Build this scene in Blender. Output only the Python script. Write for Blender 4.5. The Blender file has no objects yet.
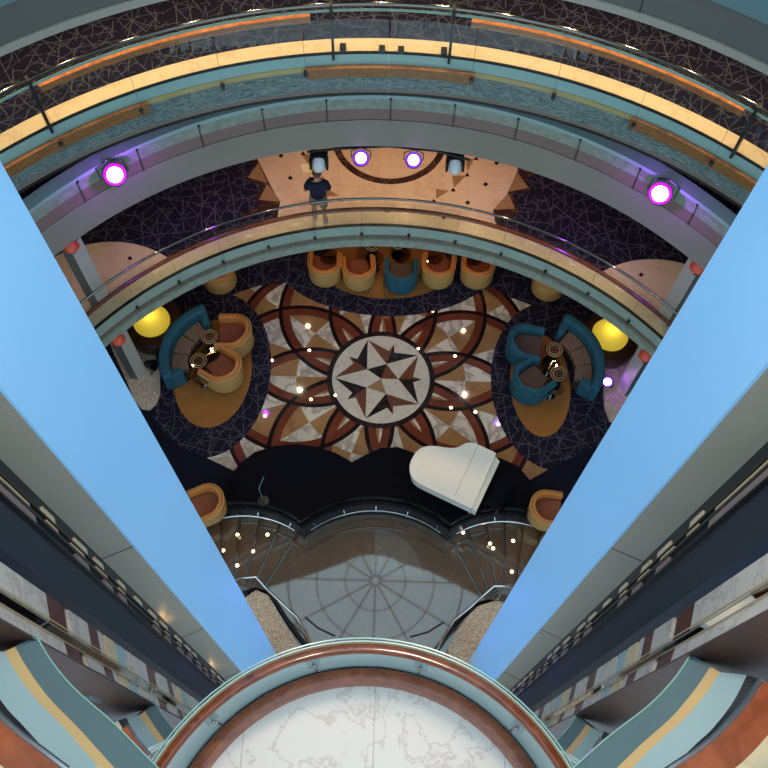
import bpy, bmesh, math, random
from mathutils import Vector, Matrix
random.seed(7)
PI = math.pi; R_ = math.radians
S = bpy.context.scene; COL = S.collection
# ------------------------------------------------------------------ camera model (atrium seen from a high deck, 20 m above the lounge)
F = 905.0; T = R_(25.9); ROLL = R_(1.65); H = 20.0
def ray(px, py):
    a = (px-384)/F; b = (384-py)/F; c, s = math.cos(ROLL), math.sin(ROLL)
    u = a*c-b*s; v = a*s+b*c
    return Vector((u, math.sin(T)+v*math.cos(T), -math.cos(T)+v*math.sin(T)))
def at(px, py, z):                      # the place, at height z, that the photo shows at a pixel
    d = ray(px, py); return d*((z-H)/d.z)+Vector((0, 0, H))
def xy(px, py, z=0): p = at(px, py, z); return (p.x, p.y)
def crop(cx, cy, s, L, z=0): return [xy(cx+x/s, cy+y/s, z) for x, y in L]
def onr(px, py, rho):                   # height on a vertical wall at plan distance rho
    d = ray(px, py); return H+d.z*rho/math.hypot(d.x, d.y)
def oncyl(px, py, cx, cy, R):
    d = ray(px, py); a = d.x**2+d.y**2; b = -2*(d.x*cx+d.y*cy); c = cx*cx+cy*cy-R*R
    t = (-b+math.sqrt(b*b-4*a*c))/(2*a); return d*t+Vector((0, 0, H))
cam = bpy.data.objects.new('camera', bpy.data.cameras.new('camera')); COL.objects.link(cam)
X = Vector((1, 0, 0)); UP = Vector((0, math.cos(T), math.sin(T))); FW = Vector((0, math.sin(T), -math.cos(T)))
c_, s_ = math.cos(ROLL), math.sin(ROLL)
ax = X*c_+UP*s_; ay = -X*s_+UP*c_
m = Matrix.Identity(4)
for i in range(3): m[i][0] = ax[i]; m[i][1] = ay[i]; m[i][2] = -FW[i]
m[2][3] = H
cam.matrix_world = m; cam.data.lens = 36*F/768; cam.data.sensor_width = 36; cam.data.clip_start = .05; cam.data.clip_end = 200
S.camera = cam
# ------------------------------------------------------------------ materials
def rgb(r, g, b): return tuple(((v/255)/12.92 if v/255 < .04045 else ((v/255+.055)/1.055)**2.4) for v in (r, g, b))+(1,)
def new(name):
    mt = bpy.data.materials.new(name); mt.use_nodes = True
    return mt, mt.node_tree, mt.node_tree.nodes['Principled BSDF']
def N(nt, t, **k):
    n = nt.nodes.new(t)
    for a, b in k.items(): setattr(n, a, b)
    return n
def setp(b, rough=.5, metal=0, ior=1.5, trans=0, emis=None, es=0, coat=0, alpha=1, spec=None):
    b.inputs['Roughness'].default_value = rough; b.inputs['Metallic'].default_value = metal; b.inputs['IOR'].default_value = ior
    b.inputs['Transmission Weight'].default_value = trans; b.inputs['Coat Weight'].default_value = coat; b.inputs['Alpha'].default_value = alpha
    if spec is not None: b.inputs['Specular IOR Level'].default_value = spec
    if emis: b.inputs['Emission Color'].default_value = emis; b.inputs['Emission Strength'].default_value = es
def coords(nt, scale=1.0, obj=True):
    tc = N(nt, 'ShaderNodeTexCoord'); mp = N(nt, 'ShaderNodeMapping'); 
    sc = scale if isinstance(scale, tuple) else (scale,)*3
    mp.inputs['Scale'].default_value = sc
    nt.links.new(tc.outputs['Object'], mp.inputs['Vector']); return mp.outputs['Vector']
def mixc(nt, fac, a, b):
    n = N(nt, 'ShaderNodeMix', data_type='RGBA')
    for sock, v in ((n.inputs[0], fac), (n.inputs[6], a), (n.inputs[7], b)):
        if hasattr(v, 'links'): nt.links.new(v, sock)
        else: sock.default_value = v
    return n.outputs[2]
def ramp(nt, fac, stops):
    n = N(nt, 'ShaderNodeValToRGB'); nt.links.new(fac, n.inputs[0]); e = n.color_ramp.elements
    while len(e) < len(stops): e.new(.5)
    for el, (p, c) in zip(e, stops): el.position = p; el.color = c
    return n.outputs[0]
def noisef(nt, vec, scale, detail=3, dist=0):
    n = N(nt, 'ShaderNodeTexNoise'); n.inputs['Scale'].default_value = scale; n.inputs['Detail'].default_value = detail; n.inputs['Distortion'].default_value = dist
    nt.links.new(vec, n.inputs['Vector']); return n.outputs['Fac']
def plain(name, col, rough=.5, var=.12, nscale=3, bump=0, **k):
    mt, nt, b = new(name); v = coords(nt); f = noisef(nt, v, nscale, 4)
    d = tuple(c*(1-var) for c in col[:3])+(1,); l = tuple(min(1, c*(1+var)) for c in col[:3])+(1,)
    nt.links.new(ramp(nt, f, [(.3, d), (.7, l)]), b.inputs['Base Color'])
    if bump:
        bn = N(nt, 'ShaderNodeBump'); bn.inputs['Strength'].default_value = bump; bn.inputs['Distance'].default_value = .01
        nt.links.new(noisef(nt, v, 60, 2), bn.inputs['Height']); nt.links.new(bn.outputs[0], b.inputs['Normal'])
    setp(b, rough, **k); return mt
def veined(name, base, vein, scale=1.0, rough=.15, amount=.5, tile=None, joint=None, **k):
    mt, nt, b = new(name); v = coords(nt, scale)
    w = N(nt, 'ShaderNodeTexNoise'); w.inputs['Scale'].default_value = 1.3; w.inputs['Detail'].default_value = 9; w.inputs['Roughness'].default_value = .62; w.inputs['Distortion'].default_value = .35
    nt.links.new(v, w.inputs['Vector'])
    l = ramp(nt, w.outputs['Fac'], [(.475, (0, 0, 0, 1)), (.495, (1, 1, 1, 1)), (.52, (0, 0, 0, 1))])
    mul = N(nt, 'ShaderNodeMath', operation='MULTIPLY'); nt.links.new(l, mul.inputs[0]); mul.inputs[1].default_value = amount
    n2 = noisef(nt, v, .8, 3); c0 = mixc(nt, n2, base, tuple(c*.88 for c in base[:3])+(1,))
    c = mixc(nt, mul.outputs[0], c0, vein)
    if tile:
        br = N(nt, 'ShaderNodeTexBrick'); br.offset = 0; br.inputs['Scale'].default_value = 1; br.inputs['Brick Width'].default_value = tile; br.inputs['Row Height'].default_value = tile
        br.inputs['Mortar Size'].default_value = .006; br.inputs['Color1'].default_value = (0, 0, 0, 1); br.inputs['Color2'].default_value = (0, 0, 0, 1); br.inputs['Mortar'].default_value = (1, 1, 1, 1)
        nt.links.new(coords(nt), br.inputs['Vector']); mm = N(nt, 'ShaderNodeMath', operation='MULTIPLY'); nt.links.new(br.outputs['Color'], mm.inputs[0]); mm.inputs[1].default_value = .45
        c = mixc(nt, mm.outputs[0], c, joint or vein)
    nt.links.new(c, b.inputs['Base Color']); setp(b, rough, **k); return mt
def wood(name, dark, light, rough=.3, scale=(1, 1, 6), **k):
    mt, nt, b = new(name); v = coords(nt, scale); f = noisef(nt, v, 4, 5, 1.2)
    nt.links.new(ramp(nt, f, [(.3, dark), (.7, light)]), b.inputs['Base Color']); setp(b, rough, **k); return mt
def carpetlines(name, base, line, scale=2.6, width=.03, amount=.8):
    mt, nt, b = new(name); L = nt.links; tc = N(nt, 'ShaderNodeTexCoord'); out = None
    def M(op, a, b2=None):
        n = N(nt, 'ShaderNodeMath', operation=op)
        for i, v in enumerate((a, b2)):
            if v is None: continue
            if hasattr(v, 'links'): L.new(v, n.inputs[i])
            else: n.inputs[i].default_value = v
        return n.outputs[0]
    wn = N(nt, 'ShaderNodeTexNoise'); wn.inputs['Scale'].default_value = scale*.16; wn.inputs['Detail'].default_value = 1; L.new(tc.outputs['Object'], wn.inputs['Vector'])
    for i, an in enumerate((8, 41, 77, 104, 139, 166)):
        d = N(nt, 'ShaderNodeVectorMath', operation='DOT_PRODUCT'); L.new(tc.outputs['Object'], d.inputs[0]); d.inputs[1].default_value = (math.cos(R_(an)), math.sin(R_(an)), 0)
        w = M('ADD', M('ADD', d.outputs['Value'], M('MULTIPLY', wn.outputs['Fac'], 1.7/scale*(1 if i % 2 else -1))), 11.3*i)
        vo = N(nt, 'ShaderNodeTexVoronoi', feature='DISTANCE_TO_EDGE', voronoi_dimensions='1D'); vo.inputs['Scale'].default_value = scale*(.55+.05*i); vo.inputs['Randomness'].default_value = 1; L.new(w, vo.inputs['W'])
        # every line family fades in and out in patches so that the lines read as separate strokes
        pn = N(nt, 'ShaderNodeTexNoise'); pn.inputs['Scale'].default_value = scale*.55; pn.inputs['Detail'].default_value = 0; ad = N(nt, 'ShaderNodeVectorMath', operation='ADD'); L.new(tc.outputs['Object'], ad.inputs[0]); ad.inputs[1].default_value = (7.1*i, 3.3*i, 0); L.new(ad.outputs[0], pn.inputs['Vector'])
        l = M('MULTIPLY', M('LESS_THAN', vo.outputs['Distance'], width), M('GREATER_THAN', pn.outputs['Fac'], .43))
        out = l if out is None else M('MAXIMUM', out, l)
    L.new(mixc(nt, M('MULTIPLY', out, amount), base, line), b.inputs['Base Color']); setp(b, .9, spec=.15); return mt
def speckle(name, a, b_, c, scale=60, rough=.5):
    mt, nt, b = new(name); v = coords(nt)
    vo = N(nt, 'ShaderNodeTexVoronoi'); vo.inputs['Scale'].default_value = scale; nt.links.new(v, vo.inputs['Vector'])
    sp = N(nt, 'ShaderNodeSeparateColor'); nt.links.new(vo.outputs['Color'], sp.inputs[0])
    nt.links.new(ramp(nt, sp.outputs[0], [(.2, a), (.5, b_), (.85, c)]), b.inputs['Base Color']); setp(b, rough); return mt
def glass(name, tint, t=.88, rough=.02):
    mt, nt, b = new(name); nt.nodes.remove(b); o = nt.nodes['Material Output']
    tr = N(nt, 'ShaderNodeBsdfTransparent'); tr.inputs[0].default_value = tuple(c*t for c in tint[:3])+(1,)
    gl = N(nt, 'ShaderNodeBsdfGlossy'); gl.inputs['Roughness'].default_value = rough; gl.inputs[0].default_value = (.9, 1, 1, 1)
    lw = N(nt, 'ShaderNodeLayerWeight'); pw = N(nt, 'ShaderNodeMath', operation='POWER'); nt.links.new(lw.outputs['Facing'], pw.inputs[0]); pw.inputs[1].default_value = 4
    fr = N(nt, 'ShaderNodeMath', operation='MULTIPLY_ADD'); nt.links.new(pw.outputs[0], fr.inputs[0]); fr.inputs[1].default_value = .13; fr.inputs[2].default_value = .02
    mx = N(nt, 'ShaderNodeMixShader'); nt.links.new(fr.outputs[0], mx.inputs[0]); nt.links.new(tr.outputs[0], mx.inputs[1]); nt.links.new(gl.outputs[0], mx.inputs[2])
    nt.links.new(mx.outputs[0], o.inputs[0]); return mt
def emit(name, col, s):
    mt, nt, b = new(name); b.inputs['Base Color'].default_value = (.02, .02, .02, 1); setp(b, .4, emis=col, es=s); return mt
def rosette(name):                       # marble inlay: ten interlocking circles round the medallion
    mt, nt, b = new(name); L = nt.links
    geo = N(nt, 'ShaderNodeTexCoord'); mp = N(nt, 'ShaderNodeMapping'); mp.inputs['Location'].default_value = (.08, -9.85, 0); mp.inputs['Scale'].default_value = (1, 1, 0)
    L.new(geo.outputs['Object'], mp.inputs[0]); P = mp.outputs[0]
    def M(op, a, b2=None):
        n = N(nt, 'ShaderNodeMath', operation=op)
        for i, v in enumerate((a, b2)):
            if v is None: continue
            if hasattr(v, 'links'): L.new(v, n.inputs[i])
            else: n.inputs[i].default_value = v
        return n.outputs[0]
    band = None; line = None
    for k in range(10):
        a = R_(36*k); d = N(nt, 'ShaderNodeVectorMath', operation='DISTANCE'); L.new(P, d.inputs[0]); d.inputs[1].default_value = (2.05*math.cos(a), 2.05*math.sin(a), 0)
        dv = d.outputs['Value']
        l = M('LESS_THAN', M('ABSOLUTE', M('SUBTRACT', dv, 1.98)), .05)
        n = M('LESS_THAN', M('ABSOLUTE', M('SUBTRACT', dv, 1.84)), .10)
        line = l if line is None else M('MAXIMUM', line, l); band = n if band is None else M('MAXIMUM', band, n)
    sp = N(nt, 'ShaderNodeSeparateXYZ'); L.new(P, sp.inputs[0])
    r = N(nt, 'ShaderNodeVectorMath', operation='LENGTH'); L.new(P, r.inputs[0]); r = r.outputs['Value']
    th = M('DIVIDE', M('ADD', M('ARCTAN2', sp.outputs[1], sp.outputs[0]), 20*PI), PI/10)
    par = M('MODULO', M('FLOOR', th), 2.0)
    q = M('MODULO', M('ADD', par, M('ADD', M('GREATER_THAN', r, 2.08), M('GREATER_THAN', r, 3.35))), 2.0)
    ns = N(nt, 'ShaderNodeTexNoise'); ns.inputs['Scale'].default_value = 2.2; ns.inputs['Detail'].default_value = 6; ns.inputs['Distortion'].default_value = .4; L.new(P, ns.inputs[0])
    vein = ramp(nt, ns.outputs['Fac'], [(.40, rgb(205, 190, 172)), (.5, rgb(158, 144, 130)), (.56, rgb(214, 200, 182))])
    tan = ramp(nt, ns.outputs['Fac'], [(.3, rgb(138, 98, 62)), (.7, rgb(165, 122, 80))])
    brown = ramp(nt, ns.outputs['Fac'], [(.3, rgb(96, 44, 30)), (.7, rgb(122, 62, 42))])
    c = mixc(nt, q, tan, vein); c = mixc(nt, band, c, brown); c = mixc(nt, line, c, rgb(32, 20, 22))
    L.new(c, b.inputs['Base Color']); setp(b, .06, ior=1.5); return mt
Mt = {}
Mt['rosette'] = rosette('inlaid_marble')
Mt['creaminlay'] = veined('cream_inlay_marble', rgb(214, 200, 182), rgb(150, 138, 126), 2.5, .12)
Mt['browninlay'] = veined('brown_inlay_marble', rgb(118, 70, 50), rgb(70, 36, 26), 2.5, .12)
Mt['blackinlay'] = veined('black_inlay_marble', rgb(34, 22, 24), rgb(110, 90, 80), 2.5, .12, .25)
Mt['taninlay'] = veined('tan_inlay_marble', rgb(160, 122, 84), rgb(120, 84, 54), 2.5, .12)
Mt['carpet'] = carpetlines('patterned_navy_carpet', rgb(26, 22, 38), rgb(104, 96, 106), 4.6, .026, .5)
Mt['decklines'] = carpetlines('patterned_dark_deck_carpet', rgb(25, 24, 42), rgb(104, 106, 118), 5.8, .024, .5)
Mt['navy'] = plain('plain_navy_carpet', rgb(22, 22, 36), .95, .1, 8, spec=.1)
Mt['stage'] = plain('black_stage_carpet', rgb(14, 13, 20), .95, .1, 8, spec=.1)
Mt['orangerug'] = plain('orange_carpet', rgb(150, 98, 50), .95, .08, 2.5, spec=.1)
Mt['creamstone'] = veined('cream_marble', rgb(226, 200, 160), rgb(170, 135, 95), 1.2, .3, .35)
Mt['whitemarble'] = veined('white_veined_marble', rgb(236, 222, 213), rgb(166, 126, 118), 1.6, .22, .4, 1.05, rgb(150, 140, 132))
Mt['peachmarble'] = veined('peach_marble', rgb(222, 190, 160), rgb(175, 130, 100), .9, .2, .3, .6, rgb(190, 150, 120))
Mt['wallmarble'] = veined('wall_marble', rgb(214, 204, 192), rgb(160, 130, 110), 1.2, .2, .45)
Mt['darkmarble'] = veined('dark_brown_marble', rgb(62, 40, 34), rgb(140, 105, 80), 2, .15, .5)
Mt['landing'] = veined('polished_brown_marble', rgb(104, 80, 60), rgb(150, 108, 76), .9, .03, .3, ior=2.25)
Mt['landing2'] = veined('polished_taupe_marble', rgb(116, 104, 92), rgb(150, 125, 105), .9, .03, .4, ior=2.25)
Mt['teal'] = plain('pale_teal_metal', rgb(154, 182, 182), .35, .04, 1.5)
Mt['greyteal'] = plain('grey_teal_metal', rgb(176, 188, 180), .35, .04, 1.5)
Mt['columngrey'] = plain('warm_grey_column_panel', rgb(172, 164, 148), .4, .04, .8)
Mt['tealdark'] = plain('deep_teal_metal', rgb(86, 112, 114), .35, .06, 1.5)
Mt['gold'] = plain('pale_gold_trim_and_reflection', rgb(196, 166, 112), .35, .05, 2)
Mt['pink'] = plain('dusky_rose_panel', rgb(134, 112, 104), .4, .06, 1)
Mt['grey'] = plain('warm_grey_panel', rgb(142, 137, 124), .45, .04, .8)
Mt['greydark'] = plain('dark_grey_panel', rgb(84, 82, 78), .5, .05, .8)
Mt['trimwhite'] = plain('off_white_trim', rgb(190, 186, 176), .4, .03)
def wavy():
    mt, nt, b = new('wavy_etched_teal'); v = coords(nt, (1, 1, 4))
    w = N(nt, 'ShaderNodeTexNoise'); w.inputs['Scale'].default_value = 3.0; w.inputs['Detail'].default_value = 4; w.inputs['Distortion'].default_value = 2.5; nt.links.new(v, w.inputs[0])
    nt.links.new(ramp(nt, w.outputs['Fac'], [(.42, rgb(88, 102, 106)), (.5, rgb(158, 164, 160)), (.56, rgb(98, 112, 116))]), b.inputs['Base Color']); setp(b, .35); return mt
Mt['wavy'] = wavy()
Mt['marbledteal'] = plain('mottled_green_glass', rgb(146, 156, 142), .3, .2, 7)
Mt['wood'] = wood('polished_red_wood', rgb(82, 36, 20), rgb(140, 70, 38), .18, (1.5, 1.5, 12), coat=.5)
Mt['woodr'] = wood('varnished_red_orange_wood', rgb(124, 58, 30), rgb(172, 88, 48), .22, (1.5, 1.5, 12), coat=.4)
Mt['woodl'] = wood('varnished_orange_wood', rgb(130, 76, 42), rgb(178, 118, 72), .25, (1.5, 1.5, 12), coat=.4)
Mt['woodd'] = wood('dark_brown_veneer', rgb(50, 26, 20), rgb(78, 42, 32), .6, (1, 1, 5))
Mt['wooddoor'] = wood('reddish_wood_door', rgb(72, 30, 18), rgb(110, 52, 30), .25, (2, 2, 8))
Mt['chrome'] = plain('polished_chrome', rgb(205, 205, 205), .16, .02, metal=1)
Mt['mirror'] = plain('mirror_steel', rgb(220, 222, 220), .03, .01, metal=1)
Mt['steel'] = plain('brushed_dark_steel', rgb(90, 88, 90), .35, .05, metal=1)
Mt['railsteel'] = plain('dark_polished_steel', rgb(120, 118, 112), .13, .02, metal=1)
Mt['blackm'] = plain('black_metal', rgb(20, 18, 22), .4, .1)
Mt['blackg'] = plain('black_glass', rgb(9, 11, 16), .4, .1, spec=.25)
Mt['bluegl'] = plain('blue_black_glass', rgb(22, 33, 44), .45, .3, 14, spec=.3)
Mt['navyedge'] = plain('navy_metal_edge', rgb(11, 14, 34), .3, .1)
Mt['bluepanel'] = plain('backlit_blue_panel', rgb(150, 196, 224), .4, .03, .6, emis=rgb(100, 166, 240), es=.27)
Mt['glass'] = glass('clear_glass', (.965, 1, .985), .965)
Mt['smoke'] = glass('smoky_glass', (.8, .78, .76), .85)
Mt['glassedge'] = plain('green_glass_edge', rgb(132, 172, 164), .2, .05)
Mt['palepanel'] = plain('pale_blue_glass_panel', rgb(176, 204, 204), .25, .05, 1.2)
Mt['terrazzo'] = speckle('beige_terrazzo', rgb(150, 118, 96), rgb(196, 168, 142), rgb(228, 206, 180), 80)
Mt['white'] = plain('white_lacquer', rgb(228, 222, 212), .2, .02, coat=.3)
Mt['whitep'] = plain('white_plastic', rgb(215, 215, 215), .4, .03)
Mt['ivory'] = plain('ivory_keys', rgb(225, 215, 190), .3, .02)
Mt['tealvelvet'] = plain('teal_velvet', rgb(26, 82, 98), .8, .2, 5, bump=.2)
Mt['tan'] = plain('tan_orange_leather', rgb(190, 118, 56), .45, .08, 4, bump=.1)
Mt['beigeshell'] = plain('beige_leather', rgb(182, 140, 82), .5, .08, 4)
Mt['redseat'] = plain('rust_seat_fabric', rgb(126, 66, 40), .8, .1, 5)
Mt['brownseat'] = plain('brown_seat_fabric', rgb(84, 62, 52), .8, .1, 5)
def stripes():
    mt, nt, b = new('striped_bronze_fabric'); v = coords(nt, 1)
    w = N(nt, 'ShaderNodeTexWave', wave_type='BANDS', bands_direction='X'); w.inputs['Scale'].default_value = 6; w.inputs['Distortion'].default_value = .6; nt.links.new(v, w.inputs[0])
    nt.links.new(ramp(nt, w.outputs['Fac'], [(.2, rgb(70, 52, 44)), (.7, rgb(140, 114, 90))]), b.inputs['Base Color']); setp(b, .45); return mt
Mt['stripe'] = stripes()
Mt['darkwood'] = wood('dark_table_wood', rgb(38, 24, 18), rgb(66, 42, 30), .3)
Mt['bronze'] = plain('dark_bronze', rgb(34, 27, 24), .35, .2, 8, metal=.6)
def dome():
    mt, nt, b = new('translucent_yellow_glass'); nt.nodes.remove(b); tr = N(nt, 'ShaderNodeBsdfTranslucent'); tr.inputs[0].default_value = rgb(250, 226, 90); df = N(nt, 'ShaderNodeBsdfDiffuse'); df.inputs[0].default_value = rgb(225, 205, 110)
    mx = N(nt, 'ShaderNodeMixShader'); mx.inputs[0].default_value = .35; nt.links.new(tr.outputs[0], mx.inputs[1]); nt.links.new(df.outputs[0], mx.inputs[2]); nt.links.new(mx.outputs[0], nt.nodes['Material Output'].inputs[0]); return mt
Mt['lampdome'] = dome()
Mt['lampcore'] = emit('lamp_core', rgb(255, 246, 150), 2.2)
Mt['violet'] = emit('violet_lens', (.72, .3, 1, 1), 18)
Mt['violet2'] = emit('violet_halo_ring', (.16, .01, .9, 1), 1.6)
Mt['magenta'] = emit('magenta_lens', (1, .35, 1, 1), 40)
Mt['magenta2'] = emit('magenta_halo_ring', (.55, .0, .95, 1), 2)
Mt['warmlens'] = emit('warm_lamp_lens', (1, .8, .5, 1), 30)
Mt['warmglint'] = emit('warm_glint', (1, .74, .4, 1), 5)
Mt['red'] = plain('red_enamel', rgb(214, 84, 56), .4, .05)
Mt['skin'] = plain('skin', rgb(190, 132, 104), .6, .05)
Mt['shirt'] = plain('navy_cotton', rgb(14, 18, 44), .9, .1)
Mt['khaki'] = plain('khaki_cotton', rgb(150, 130, 108), .9, .1)
Mt['hair'] = plain('brown_hair', rgb(96, 62, 44), .8, .2, 20)
Mt['shoe'] = plain('white_shoe', rgb(175, 170, 165), .6, .05)
Mt['paper'] = plain('cream_paper', rgb(232, 200, 160), .8, .05)
Mt['paper2'] = plain('yellow_paper', rgb(215, 190, 70), .8, .05)
Mt['soffit'] = plain('beige_ceiling_panel', rgb(160, 150, 138), .7, .03)
Mt['wall'] = plain('brown_wall_covering', rgb(92, 74, 62), .7, .08)
Mt['boxblue'] = plain('pale_blue_enamel', rgb(130, 186, 210), .35, .03)
Mt['gridsteel'] = plain('painted_skylight_frame', rgb(50, 55, 60), .5, .03)
# ------------------------------------------------------------------ mesh helpers
class MB:
    def __init__(s): s.v = []; s.f = []; s.m = []
    def add(s, vs, fs, mi=0):
        o = len(s.v); s.v += [tuple(v) for v in vs]; s.f += [tuple(i+o for i in f) for f in fs]; s.m += [mi]*len(fs); return s
    def box(s, c, d, rz=0, mi=0, mat=None):
        x, y, z = (q/2 for q in d); vs = [(sx*x, sy*y, sz*z) for sz in (-1, 1) for sy in (-1, 1) for sx in (-1, 1)]
        M = (mat or Matrix.Rotation(rz, 4, 'Z')); vs = [M @ Vector(v)+Vector(c) for v in vs]
        return s.add(vs, [(0, 2, 3, 1), (4, 5, 7, 6), (0, 1, 5, 4), (2, 6, 7, 3), (0, 4, 6, 2), (1, 3, 7, 5)], mi)
    def tube(s, pts, r, n=8, closed=False, mi=0):
        pts = [Vector(p) for p in pts]; k = len(pts); vs = []; up0 = None
        for i, p in enumerate(pts):
            a = pts[(i-1) % k] if (closed or i) else p; b = pts[(i+1) % k] if (closed or i < k-1) else p
            t = (b-a).normalized(); ref = Vector((0, 0, 1)) if abs(t.z) < .95 else Vector((1, 0, 0))
            x = t.cross(ref).normalized(); y = x.cross(t)
            rr = r[i] if isinstance(r, (list, tuple)) else r
            vs += [p+x*rr*math.cos(2*PI*j/n)+y*rr*math.sin(2*PI*j/n) for j in range(n)]
        fs = []
        for i in range(k if closed else k-1):
            for j in range(n): fs.append((i*n+j, i*n+(j+1) % n, ((i+1) % k)*n+(j+1) % n, ((i+1) % k)*n+j))
        if not closed: fs += [tuple(range(n-1, -1, -1)), tuple((k-1)*n+j for j in range(n))]
        return s.add(vs, fs, mi)
    def prism(s, poly, z0, z1, mi=0):
        n = len(poly); a = sum(poly[i][0]*poly[(i+1) % n][1]-poly[(i+1) % n][0]*poly[i][1] for i in range(n))
        if a < 0: poly = poly[::-1]
        return s.add([(x, y, z0) for x, y in poly]+[(x, y, z1) for x, y in poly],
                     [tuple(range(n-1, -1, -1)), tuple(range(n, 2*n))]+[(i, (i+1) % n, n+(i+1) % n, n+i) for i in range(n)], mi)
    def lathe(s, prof, c=(0, 0, 0), n=24, mi=0, mat=None):
        vs = []; k = len(prof)
        for r, z in prof: vs += [Vector((r*math.cos(2*PI*j/n), r*math.sin(2*PI*j/n), z)) for j in range(n)]
        if mat: vs = [mat @ v for v in vs]
        vs = [v+Vector(c) for v in vs]
        fs = [(i*n+j, i*n+(j+1) % n, (i+1)*n+(j+1) % n, (i+1)*n+j) for i in range(k-1) for j in range(n)]
        if prof[0][0] > 1e-4: fs.append(tuple(range(n-1, -1, -1)))
        if prof[-1][0] > 1e-4: fs.append(tuple((k-1)*n+j for j in range(n)))
        return s.add(vs, fs, mi)
    def loft(s, rows, mi=0, closed=False):     # rows: lists of points of equal length
        n = len(rows[0]); vs = [p for r in rows for p in r]; fs = []
        for i in range(len(rows)-(0 if closed else 1)):
            for j in range(n-1):
                i2 = (i+1) % len(rows); fs.append((i*n+j, i*n+j+1, i2*n+j+1, i2*n+j))
        if closed:
            fs += [tuple(i*n for i in range(len(rows))), tuple(i*n+n-1 for i in range(len(rows)-1, -1, -1))]
        return s.add(vs, fs, mi)
    def build(s, name, mats, parent=None, smooth=False, loc=None, rz=0):
        me = bpy.data.meshes.new(name); me.from_pydata(s.v, [], s.f)
        for mm in (mats if isinstance(mats, (list, tuple)) else [mats]): me.materials.append(Mt[mm])
        for p, i in zip(me.polygons, s.m): p.material_index = i
        bm = bmesh.new(); bm.from_mesh(me); bmesh.ops.recalc_face_normals(bm, faces=bm.faces); bm.to_mesh(me); bm.free()
        if smooth:
            for p in me.polygons: p.use_smooth = True
            me.set_sharp_from_angle(angle=R_(40))
        o = bpy.data.objects.new(name, me); COL.objects.link(o)
        if parent: o.parent = parent
        if loc: o.location = loc
        o.rotation_euler.z = rz
        return o
def tag(o, label, cat, group=None):
    o['label'] = label; o['category'] = cat
    if group: o['group'] = group
    return o
def struct(o): o['kind'] = 'structure'; return o
def empty(name, loc, rz=0):
    e = bpy.data.objects.new(name, None); COL.objects.link(e); e.location = loc; e.rotation_euler.z = rz; e.empty_display_size = .2; return e
def thing(name, label, cat, loc=(0, 0, 0), rz=0, group=None): return tag(empty(name, loc, rz), label, cat, group)
def copy_tree(o, parent=None):
    c = o.copy(); COL.objects.link(c)
    if parent: c.parent = parent
    for ch in [q for q in list(bpy.data.objects) if q.parent == o]: copy_tree(ch, c)
    return c
def arc(cx, cy, R, z, a0, a1, n): return [(cx+R*math.cos(R_(a0+(a1-a0)*i/n)), cy+R*math.sin(R_(a0+(a1-a0)*i/n)), z) for i in range(n+1)]
def ringband(name, C, R, prof, a0=-8, a1=188, n=120, mat='grey', parent=None, smooth=True):    # prof: closed outline of (dR, z)
    mb = MB(); mb.loft([arc(C[0], C[1], R+dr, z, a0, a1, n) for dr, z in prof], closed=True); return mb.build(name, mat, parent, smooth)
def ell(cx, cy, a, b, n=64, rot=0, a0=0, a1=360):
    return [(cx+a*math.cos(t)*math.cos(rot)-b*math.sin(t)*math.sin(rot), cy+a*math.cos(t)*math.sin(rot)+b*math.sin(t)*math.cos(rot)) for t in [R_(a0+(a1-a0)*i/n) for i in range(n)]]
def ellpx(l, r, t, b_, z=0, n=64):          # ellipse from its extremes
    L, Rr, Tt, Bb = (xy(*p, z) for p in (l, r, t, b_)); cx = (L[0]+Rr[0])/2; cy = (Tt[1]+Bb[1])/2
    return ell(cx, cy, (Rr[0]-L[0])/2, (Tt[1]-Bb[1])/2, n)
CX = -.07
# ------------------------------------------------------------------ lounge floor
mz = MB()
px = [(226, 298), (240, 292), (258, 286), (275, 284), (296, 282), (330, 290), (380, 290), (430, 290), (466, 282), (490, 287), (512, 298), (543, 310), (560, 350), (560, 420), (552, 470), (535, 480), (380, 500), (232, 482), (205, 457), (215, 420), (215, 340)]
mz.prism([xy(*p) for p in px], -.02, .004)
mo = struct(mz.build('marble_floor', 'rosette'))
cx0, cy0 = -.08, 9.85
mb = MB()
mb.prism(ell(cx0, cy0, 1.33, 1.33, 72), .0, .007, 0)
mb.prism(ell(cx0, cy0, 1.20, 1.20, 72), .0, .010, 1)
def P(r, a): return (cx0+r*math.cos(R_(a)), cy0+r*math.sin(R_(a)))
A0 = 108.5; rin = 1.12*.382
for k in range(5):
    a = A0+72*k; b = a-72
    tipa, tipb = P(1.14, a), P(1.14, b); notch = P(rin, a-36); mn = P(1.0, a-36); i1 = P(.80, a-36+5); i2 = P(.80, a-36-6)
    mb.prism([tipa, i1, mn, notch], 0, .013, 2); mb.prism([tipb, notch, mn, i2], 0, .013, 3)
    n1, n2 = P(rin, a+36), P(rin, a-36)
    mb.prism([tipa, n1, n2], 0, .0135, 1)
    mb.prism([P(0, 0), n1, n2], 0, .0138, (3, 1, 4, 1, 2)[k])
struct(mb.build('floor_medallion', ['blackinlay', 'creaminlay', 'browninlay', 'blackinlay', 'taninlay']))
def flat(name, poly, z, mat, base=-.02): return struct(MB().prism(poly, base, z).build(name, mat))
flat('carpet_oval', ellpx((150, 388), (271, 371), (212, 293), (205, 458)), .016, 'carpet')
flat('carpet_oval', ellpx((491, 385), (612, 385), (540, 303), (535, 470)), .016, 'carpet')
tp = xy(380, 316); flat('carpet_oval', ell(-.05, tp[1]+1.9, 3.0, 1.9), .016, 'carpet')
flat('orange_carpet_inlay', ellpx((173, 382), (251, 380), (212, 320), (210, 428)), .022, 'orangerug')
flat('orange_carpet_inlay', ellpx((510, 382), (570, 385), (538, 334), (537, 437)), .022, 'orangerug')
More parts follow.
